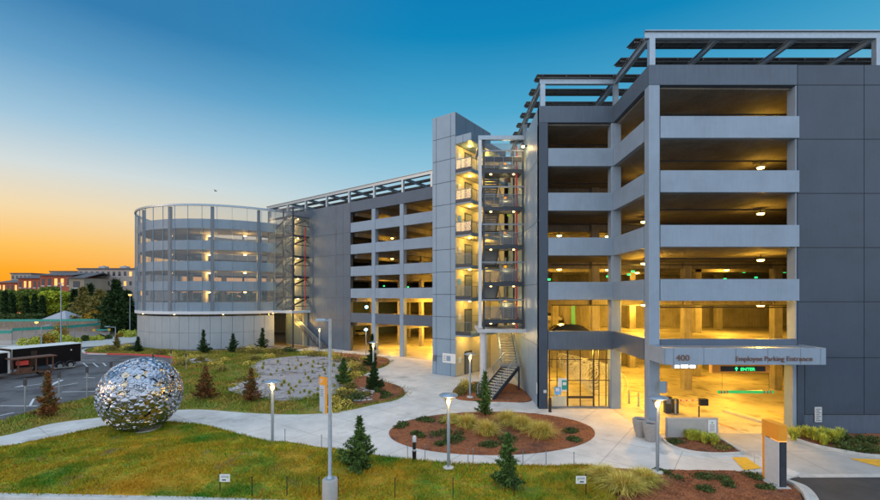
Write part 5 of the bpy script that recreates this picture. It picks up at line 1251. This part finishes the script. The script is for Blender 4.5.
def trailer(label, px0, px1, pyb, L, front=False):
    x, y = G(px1, pyb)
    return x, y
tr = thing('cargo_trailer', 'black enclosed cargo trailer with a pale roof and tandem wheels in the parking lot', 'trailer', (0,0,0))
A, B = G(81, 366.5, .0), G(12, 375.5, .0); A = Vector(A+(0,)); B = Vector(B+(0,)); ang = math.atan2(A.y-B.y, A.x-B.x); L = (A-B).length
tr.location = B; tr.rotation_euler = (0,0,ang); W = 2.5
MB().cbox(0, L, 0, W, .55, 2.65, .06).build('body', 'trailer_black', tr); MB().loft([[(x,-.04,2.66),(x,.1,2.74),(x,W-.1,2.74),(x,W+.04,2.66)] for x in (-.05, L+.05)]).build('roof', 'trailer_roof', tr)
for x in (-.02, L): MB().box(x-.03,x+.05,-.03,.03,.5,2.65).build('corner_trim', 'galvanised', tr)
MB().box(0,L,-.03,-.003,.5,.62).build('side_rail', 'galvanised', tr)
for x in (L*.66, L*.66+.95):
    wheel(tr, x, -.06, .36); MB().loft([[(x+.45*math.cos(a), yy, .38+.45*math.sin(a)) for yy in (-.2,.02)] + [(x+.5*math.cos(a), yy, .38+.5*math.sin(a)) for yy in (.02,-.2)] for a in [math.pi*k/10 for k in range(11)]]).build('mudguard', 'steel_dark', tr)
MB().bar((-1.2,W/2,.5),(0,W/2-.6,.5),.1).build('hitch_arm', 'galvanised', tr); MB().bar((-1.2,W/2,.5),(0,W/2+.6,.5),.1).build('hitch_arm', 'galvanised', tr)
MB().box(L*.83,L*.83+.12,-.05,-.035,1.95,2.1).build('marker', 'sign_white', tr); MB().box(L*.25,L*.25+.5,-.02,-.004,.7,2.3).build('side_door', 'black_metal', tr)
tw_ = thing('cargo_trailer', 'second dark trailer with a white front frame at the left edge of the photo', 'trailer', Vector(G(9, 378)+(0,)), ang)
MB().cbox(-6, 0, 0, 2.4, .5, 2.5, .05).build('body', 'trailer_black', tw_); MB().cbox(-6.05, .05, -.05, 2.45, 2.505, 2.62, .03).build('roof', 'trailer_roof', tw_)
for y in (-.04, 2.3): MB().box(-.1,.08,y,y+.14,.45,2.5).build('front_frame', 'trailer_roof', tw_)
MB().box(-.02,.06,.1,2.3,.45,.75).build('bumper', 'trailer_roof', tw_); wheel(tw_, -1.5, -.06, .34); MB().cbox(.07,.35,.8,1.6,.45,.8,.04).build('tool_box', 'galvanised', tw_)
ut = thing('utility_trailer', 'rusty open utility trailer with a flat rack standing before the black cargo trailer', 'trailer', Vector(G(17, 379.5)+(0,)), ang-R(4))
MB().box(0,2.9,0,1.4,.5,.6).build('bed', 'wood', ut)
for x in (.1,1.4,2.7):
    for y in (.05,1.35): MB().box(x-.05,x+.05,y-.05,y+.05,.605,1.9).build('rack_post', 'wood', ut)
MB().box(-.4,3.0,-.1,1.5,1.905,2.0).build('rack_top', 'wood', ut); MB().cbox(.3,1.2,.2,1.1,.61,1.0,.05).build('tool_crate', 'wood', ut); MB().cbox(.1,.9,.1,.7,1.3,1.75,.05).build('red_bag', 'red_kerb', ut)
MB().cbox(1.5,2.6,.2,1.2,.61,.95,.1).build('cargo', 'steel_dark', ut); wheel(ut, 2.2, -.12, .34); wheel(ut, 2.2, 1.5, .34); MB().bar((2.9,.7,.55),(4.8,.7,.5),.09).build('drawbar', 'galvanised', ut)

# ------------------------------------------------------------------ sports court, lamps, gazebo
def fence(label, pts, h, m, postm='galvanised', rail='teal_paint'):
    t = thing('court_fence', label, 'fence', (pts[0][0], pts[0][1], 0))
    for i in range(len(pts)-1):
        a, b = Vector(pts[i]+(0,)), Vector(pts[i+1]+(0,)); n_ = max(1, int((b-a).length/3.2))
        MB().bar(a+Vector((0,0,h-.25)), b+Vector((0,0,h-.25)), .08, .5).build('top_band', rail, t, world=True)
        MB().bar(a+Vector((0,0,(h-.5)/2)), b+Vector((0,0,(h-.5)/2)), .02, h-.52).build('mesh_panel', m, t, world=True)
        for k in range(n_): p = a+(b-a)*k/n_; MB().tube([p, p+Vector((0,0,h))], .045, 6).build('post', postm, t, world=True)
mat('fence_mesh', (.45,.34,.26), .7, alpha=.35)
st(sheet('sports_court', [G(-60,345),G(10,345.5),G(60,342.5),G(108,336.5),G(112,330),G(-60,329)], -.035, 'court'))
fence('court fence with a teal top band along the near side of the sports court', smooth_poly([G(*p) for p in ((12,344.5),(35,342.8),(60,341),(88,338),(108,334.5))], 2, False), 2.7, 'fence_mesh')
fence('farther court fence with a teal band across the back of the sports court', [(-125, 92),(-86, 94),(-66,98)], 2.8, 'fence_mesh')
fence('low court fence with a teal band at the left edge behind the trailers', [G(-60,346),G(11.5,345)], 2.4, 'fence_mesh')
ts = thing('barrier_rail', 'short teal rail with yellow ends at the right end of the sports court', 'rail', G(95,338)+(0,)); a, b = Vector(G(94,338)+(0,)), Vector(G(109,337.5)+(0,))
MB().bar(a+Vector((0,0,1.5)), b+Vector((0,0,1.5)), .1, .3).build('rail', 'teal_paint', ts, world=True)
for p in (a, b): MB().box(p.x-.25,p.x+.25,p.y-.08,p.y+.08,1.3,1.7).build('end', 'yellow_paint', ts, world=True); MB().tube([p, p+Vector((0,0,1.3))], .05, 6).build('leg', 'galvanised', ts, world=True)
gz_ = thing('gazebo', 'small open shelter with a pale pyramid roof behind the sports court', 'shelter', (XX(65,98), 98, 0))
MB().loft([[(-2.9,-2.9,2.6),(2.9,-2.9,2.6),(2.9,2.9,2.6),(-2.9,2.9,2.6)],[(-.15,-.15,4.5),(.15,-.15,4.5),(.15,.15,4.5),(-.15,.15,4.5)]]).build('roof', 'roof_pale', gz_)
for x in (-2.3,2.3):
    for y in (-2.3,2.3): MB().box(x-.1,x+.1,y-.1,y+.1,0,2.59).build('post', 'steel_grey', gz_)
def lot_lamp(label, px, pyb, ptop, arm=0, glow=True, m='galvanised', Y=None, power=0):
    x, y = G(px, pyb); H = HZ(ptop, y); t = thing('street_lamp', label, 'lamp', (x,y,0))
    MB().tube([(0,0,0),(0,0,H)], [.10,.06], 10).build('pole', m, t, smooth=True)
    if arm: MB().bar((0,0,H-.05),(arm,0,H),.08).build('arm', m, t)
    MB().cbox(arm-.35,arm+.35,-.2,.2,H+.01,H+.14,.04).build('lamp_head', m, t)
    if glow: MB().lathe([(0,-.02),(.3,-.02),(.25,-.22),(0,-.28)], (arm,0,H), 12).build('bulb', 'amber_glow', t, smooth=True)
lot_lamp('tall thin light pole rising in front of the gazebo', 61, 345, 284, 0, False)
lot_lamp('light pole with a short arm at the corner of the sports court', 41.5, 345, 325.5, 1.2, False)
lot_lamp('pale light pole with a bent arm beside the island with the red kerb', 115.5, 343, 327, -1.4, False)
lot_lamp('glowing amber street lamp among the dark trees left of the ramp', 130, 334, 294.5, 0, True)
lot_lamp('glowing amber lamp low behind the court by the grey kiosk', 36.5, 334, 322, 0, True)

# ------------------------------------------------------------------ buildings beyond
def house(label, px0, px1, pyt, Y, D, m, roof='roof_grey', rz=0, stories=3, rise=1.6, bays=5, flat=False, lit=.25, name='apartment_house'):
    x0, x1 = XX(px0,Y), XX(px1,Y); H = HZ(pyt,Y) - (0 if flat else rise); Wd = x1-x0
    t = thing(name, label, 'building', (x0, Y, 0), rz)
    MB().box(0,Wd,0,D,0,H).build('wall', m, t)
    if flat: MB().box(-.3,Wd+.3,-.3,D+.3,H+.01,H+.5).build('roof', roof, t)
    else: MB().loft([[(x,-.8,H+.01),(x,D/2,H+rise),(x,D+.8,H+.01),(x,D/2,H+rise-.3)] for x in (-.8,Wd+.8)]).build('roof', roof, t)
    fh = H/stories
    for s in range(stories):
        for b in range(bays):
            xc = Wd*(b+.5)/bays; ww = Wd/bays*.22; q = RNG.random()
            w_ = MB().box(xc-ww,xc+ww,-.06,.0-.004,s*fh+fh*.32,s*fh+fh*.78).build('window', 'window_lit' if q < lit else 'window_dark', t)
            MB().box(xc-ww-.12,xc+ww+.12,-.16,-.065,s*fh+fh*.25,s*fh+fh*.31).build('sill', 'off_white', w_)
    return t
house('large pale grey apartment block with rows of windows behind the dark trees', 78, 150, 269.5, 150, 18, 'wall_pale', flat=True, stories=5, bays=13, lit=.25)
house('tan gabled end of the brick row beside the pale apartment block', 69, 84, 271.5, 140, 14, 'wall_tan', rz=0, stories=3, bays=1, rise=2.2, lit=0)
for k, (a, b, pt, Y, lab) in enumerate(((40,72,271.5,141,'brick red apartment house with lit balconies next to the tan gable'),(18,42,274.5,147,'brick red apartment house behind the round green trees'),(-2,18,279,155,'farthest brick red house at the left edge'))):
    h_ = house(lab, a, b, pt, Y, 14, 'brick_red', stories=3, bays=5, rise=1.3, lit=.5)
    Wd = XX(b,Y)-XX(a,Y)
    for j in range(3): MB().box(Wd*(j+.5)/3-1.2, Wd*(j+.5)/3+1.2, -1.2, -.17, 7.2, 8.2).build('balcony', 'brick_red', h_)
house('grey flat-roofed building standing above the brick houses', 11, 31, 274, 190, 20, 'wall_pale', flat=True, stories=5, bays=5, lit=.05)
house('long pale house roof far behind the brick row', 50, 90, 272, 200, 20, 'wall_pale', flat=True, stories=5, bays=8, lit=.1)
kk = thing('kiosk', 'grey lean-to building with a sloping pale roof behind the court', 'building', (XX(41,118),118,0))
Wk = XX(72,118)-XX(41,118); MB().loft([[(0,0,0),(Wk,0,0),(Wk,0,4.8),(0,0,2.4)],[(0,6,0),(Wk,6,0),(Wk,6,4.8),(0,6,2.4)]]).build('wall', 'wall_pale', kk); MB().bar((-.8,2.8,2.25),(Wk+.8,2.8,5.05),7,.25).build('roof', 'roof_pale', kk)
for k in range(3): MB().box(1.2+2.6*k,2.2+2.6*k,-.06,-.004,.8,1.9).build('window', 'window_dark', kk)

for px, py, Y, lab in ((90,269,150,'left grey plant box on the pale apartment roof'),(112,269,150,'middle grey plant box on the pale apartment roof'),(127,269,150,'right grey plant box on the pale apartment roof')):
    t = thing('roof_unit', lab, 'roof unit', (XX(px,Y), Y+6, HZ(269.5,Y)+.5)); MB().cbox(-1.2,1.2,-1,1,0,1.0,.05).build('housing', 'roof_pale', t); MB().lathe([(.4,1.01),(.4,1.25),(0,1.26)], n=12).build('vent', 'steel_grey', t)
# ------------------------------------------------------------------ trees beyond
def tree(label, px, Y, H, Rr, m, n=3500, s=.5, name='leafy_tree', base=0, group=None, squash=.8, trunk=.3):
    x = XX(px, Y); t = thing(name, label, 'tree', (x, Y, 0), group=group)
    MB().tube([(0,0,0),(.1,0,H*.3),(0,.1,H*.75)], [H*.03,H*.02,.05], 7).build('trunk', 'bark', t, smooth=True)
    C = []; lobes = 11
    for k in range(lobes):
        a = RNG.uniform(0,2*np.pi); q = RNG.uniform(.15,.7)*Rr; cz = H*(trunk+.12) + (H*(1-trunk)-Rr*.25)*RNG.uniform(.05,.85); rr = Rr*RNG.uniform(.35,.55)
        c = np.array([q*math.cos(a), q*math.sin(a), cz]); d = RNG.normal(size=(n//lobes,3)); d /= np.linalg.norm(d,axis=1)[:,None]; d *= RNG.random((n//lobes,1))**.35
        C.append(c + d*rr*np.array([1,1,squash]))
    C = np.concatenate(C); C = C[(C[:,2] < H) & (C[:,2] > H*trunk*.6)]
    tri_mesh('crown', leaves(C, s), m, t); return t
def cypress(label, px, Y, H, Rr, group):
    x = XX(px,Y); t = thing('cypress_tree', label, 'tree', (x,Y,0), group=group); MB().tube([(0,0,0),(0,0,H*.5)], [.2,.05], 6).build('trunk', 'bark', t)
    n = 1500; u = RNG.random(n); a = RNG.uniform(0,2*np.pi,n); q = Rr*np.sqrt(np.sin(np.pi*np.clip(u*.93+.07,0,1)))*RNG.uniform(.6,1.05,n)
    tri_mesh('crown', leaves(np.stack([q*np.cos(a),q*np.sin(a),H*(.04+.96*u)],1), .45), 'conifer_dark', t)
for k, px in enumerate((5,12.5,26,34.5,42.5)): cypress(['far left','second','third','fourth','rightmost'][k]+' narrow dark cypress before the brick houses', px, 112, HZ([291,293,296,295,296][k],112), .62, 'narrow cypresses before the brick houses')
for px, Y, pt, Rr, m, lab in ((22,122,286,4.6,'tree_green','broad dull green tree between the cypresses'),(-6,122,286,5,'tree_green','green tree cut by the left edge'),(13,125,287,3.5,'tree_green','green tree behind the left cypresses'),(40,118,292.5,2.6,'tree_bright','rounded bright green tree left of the tall pole'),(50,120,284,3.2,'tree_green','taller green tree before the brick houses'),(55,116,288,3.6,'tree_bright','bright yellow-green round tree lit beside the pole'),(64,117,288.5,3.0,'tree_bright','yellow-green tree right of the tall light pole'),(95,97,305,2.6,'autumn','rust-gold tree low in the dark group left of the ramp'),(79,110,301,2.4,'shrub_olive','brown-olive tree at the left edge of the dark group'),(30,115,300,2.0,'autumn','small golden tree between the left cypresses')):
    tree(lab, px, Y, HZ(pt+3.5,Y), Rr*.9, m, n=4200, s=.5)
for px, Y, pt, Rr, lab, m in ((83,108,289,4.2,'brown-green conifer at the left of the dark group','shrub_olive'),(100,100,292,5.2,'wide brown-green conifer in the dark group','shrub_olive'),(116,96,281.5,4.8,'tallest dark conifer in front of the pale block','conifer_dark'),(127,92,292,3.6,'dark conifer nearest the round ramp','conifer_dark'),(90,116,286,3.2,'dark conifer behind the dark group','conifer_dark'),(74.5,112,291,1.6,'narrow dark conifer at the tan gable','conifer_dark'),(108,104,295,4.0,'low olive conifer between the two wide ones','shrub_olive')):
    conifer('tall_conifer', lab, 0, 0, HZ(pt,Y), Rr, m=m, n=7500, sub=.55, z0=0, density=1.6, bare=.03, loc=(XX(px,Y),Y))
# hedge and dark understory
hd = thing('clipped_hedge', 'long clipped green hedge running behind the sports court', 'hedge', (XX(0,108),108,0)); n = 9000
L0, L1 = XX(-20,108), XX(42,108); C = np.stack([RNG.uniform(L0,L1,n)-XX(0,108), RNG.uniform(-1.2,1.2,n), RNG.uniform(0,2.9,n)+.2],1); tri_mesh('foliage', leaves(C,.5), 'shrub_green', hd); MB().box(L0-XX(0,108),L1-XX(0,108),-.8,.8,0,2.7).build('core', 'conifer_dark', hd)
us = []; 
for k in range(14):
    px = 66+74*k/13; Y = 101+RNG.uniform(-3,9); x = XX(px,Y); d = RNG.normal(size=(900,3)); d /= np.linalg.norm(d,axis=1)[:,None]; us.append(np.array([x,Y,1.6])+d*RNG.random((900,1))**.4*np.array([4.4,2.5,2.6]))
C = np.concatenate(us); C = C[C[:,2]>0]; o = tri_mesh('undergrowth', leaves(C,.55), 'conifer_dark'); tag(o, kind='stuff')
for k, (px, py, r, h, m, lab) in enumerate(((30,345,1.3,1.4,'shrub_lime','yellow-green shrub behind the trailer roof, left'),(46,344,1.7,2.0,'autumn','golden shrub behind the trailer beside the lamp pole'),(53,343,1.5,2.2,'shrub_lime','yellow-green shrub next to the golden shrub'),(60,341,1.2,3.4,'autumn','tall narrow golden shrub before the gazebo'),(66,343,1.3,1.5,'shrub_lime','yellow-green shrub right of the tall pole'),(73,343,1.1,1.2,'shrub_lime','small yellow-green shrub at the road edge'),(86,340.5,1.1,1.0,'shrub_green','green shrub at the road edge below the teal rail'),(96,340,1.0,.9,'shrub_lime','low bright shrub at the road edge right of the teal rail'),(104,339,1.0,.9,'shrub_green','low green shrub at the road before the big conifer'),(130,336,2.2,1.4,'shrub_lime','bright low shrubs by the road at the ramp'),(122,337,1.6,.7,'autumn','orange-brown low shrub under the dark conifers'),(77,325,2.2,1.8,'autumn','golden shrub behind the gazebo'))):
    shrub(lab, px, py, r, h, m=m, n=1300, s=.2, z=0, name='roadside_shrub')
# far low tree line to the horizon
us = []
for k in range(150):
    Y = RNG.uniform(230, 420); x = RNG.uniform(-1.4*Y, .3*Y); d = RNG.normal(size=(120,3)); d /= np.linalg.norm(d,axis=1)[:,None]; us.append(np.array([x,Y,3.5])+d*np.array([11,5,5.5]))
C = np.concatenate(us); C = C[C[:,2]>0]; o = tri_mesh('distant_woodland', leaves(C,3.0), 'conifer_dark'); tag(o, kind='stuff')
# a bird in the sky
bd = thing('bird', 'tiny dark bird gliding in the sky above the round ramp', 'bird', (XX(215.5,70),70,HZ(191,70)))
MB().tube([(-.2,0,0),(-.1,0,.02),(.15,0,.03),(.3,0,.0)], [.02,.08,.07,.015], 8).build('body', 'black_metal', bd, smooth=True)
for s in (-1,1): MB().add([(-.1,0,.02),(.12,0,.03),(.05,s*.35,.16),(-.06,s*.35,.15),(-.12,s*.62,.08)], [(0,1,2,3),(3,2,4)]).build('wing', 'black_metal', bd)
# ------------------------------------------------------------------ render settings
sc.view_settings.view_transform = 'Standard'; sc.view_settings.look = 'None'; sc.view_settings.exposure = 0; sc.view_settings.gamma = 1
sc.view_settings.use_curve_mapping = False
sc.cycles.use_denoising = True; sc.cycles.max_bounces = 6; sc.cycles.diffuse_bounces = 4; sc.cycles.transparent_max_bounces = 24
sc.cycles.sample_clamp_indirect = 6
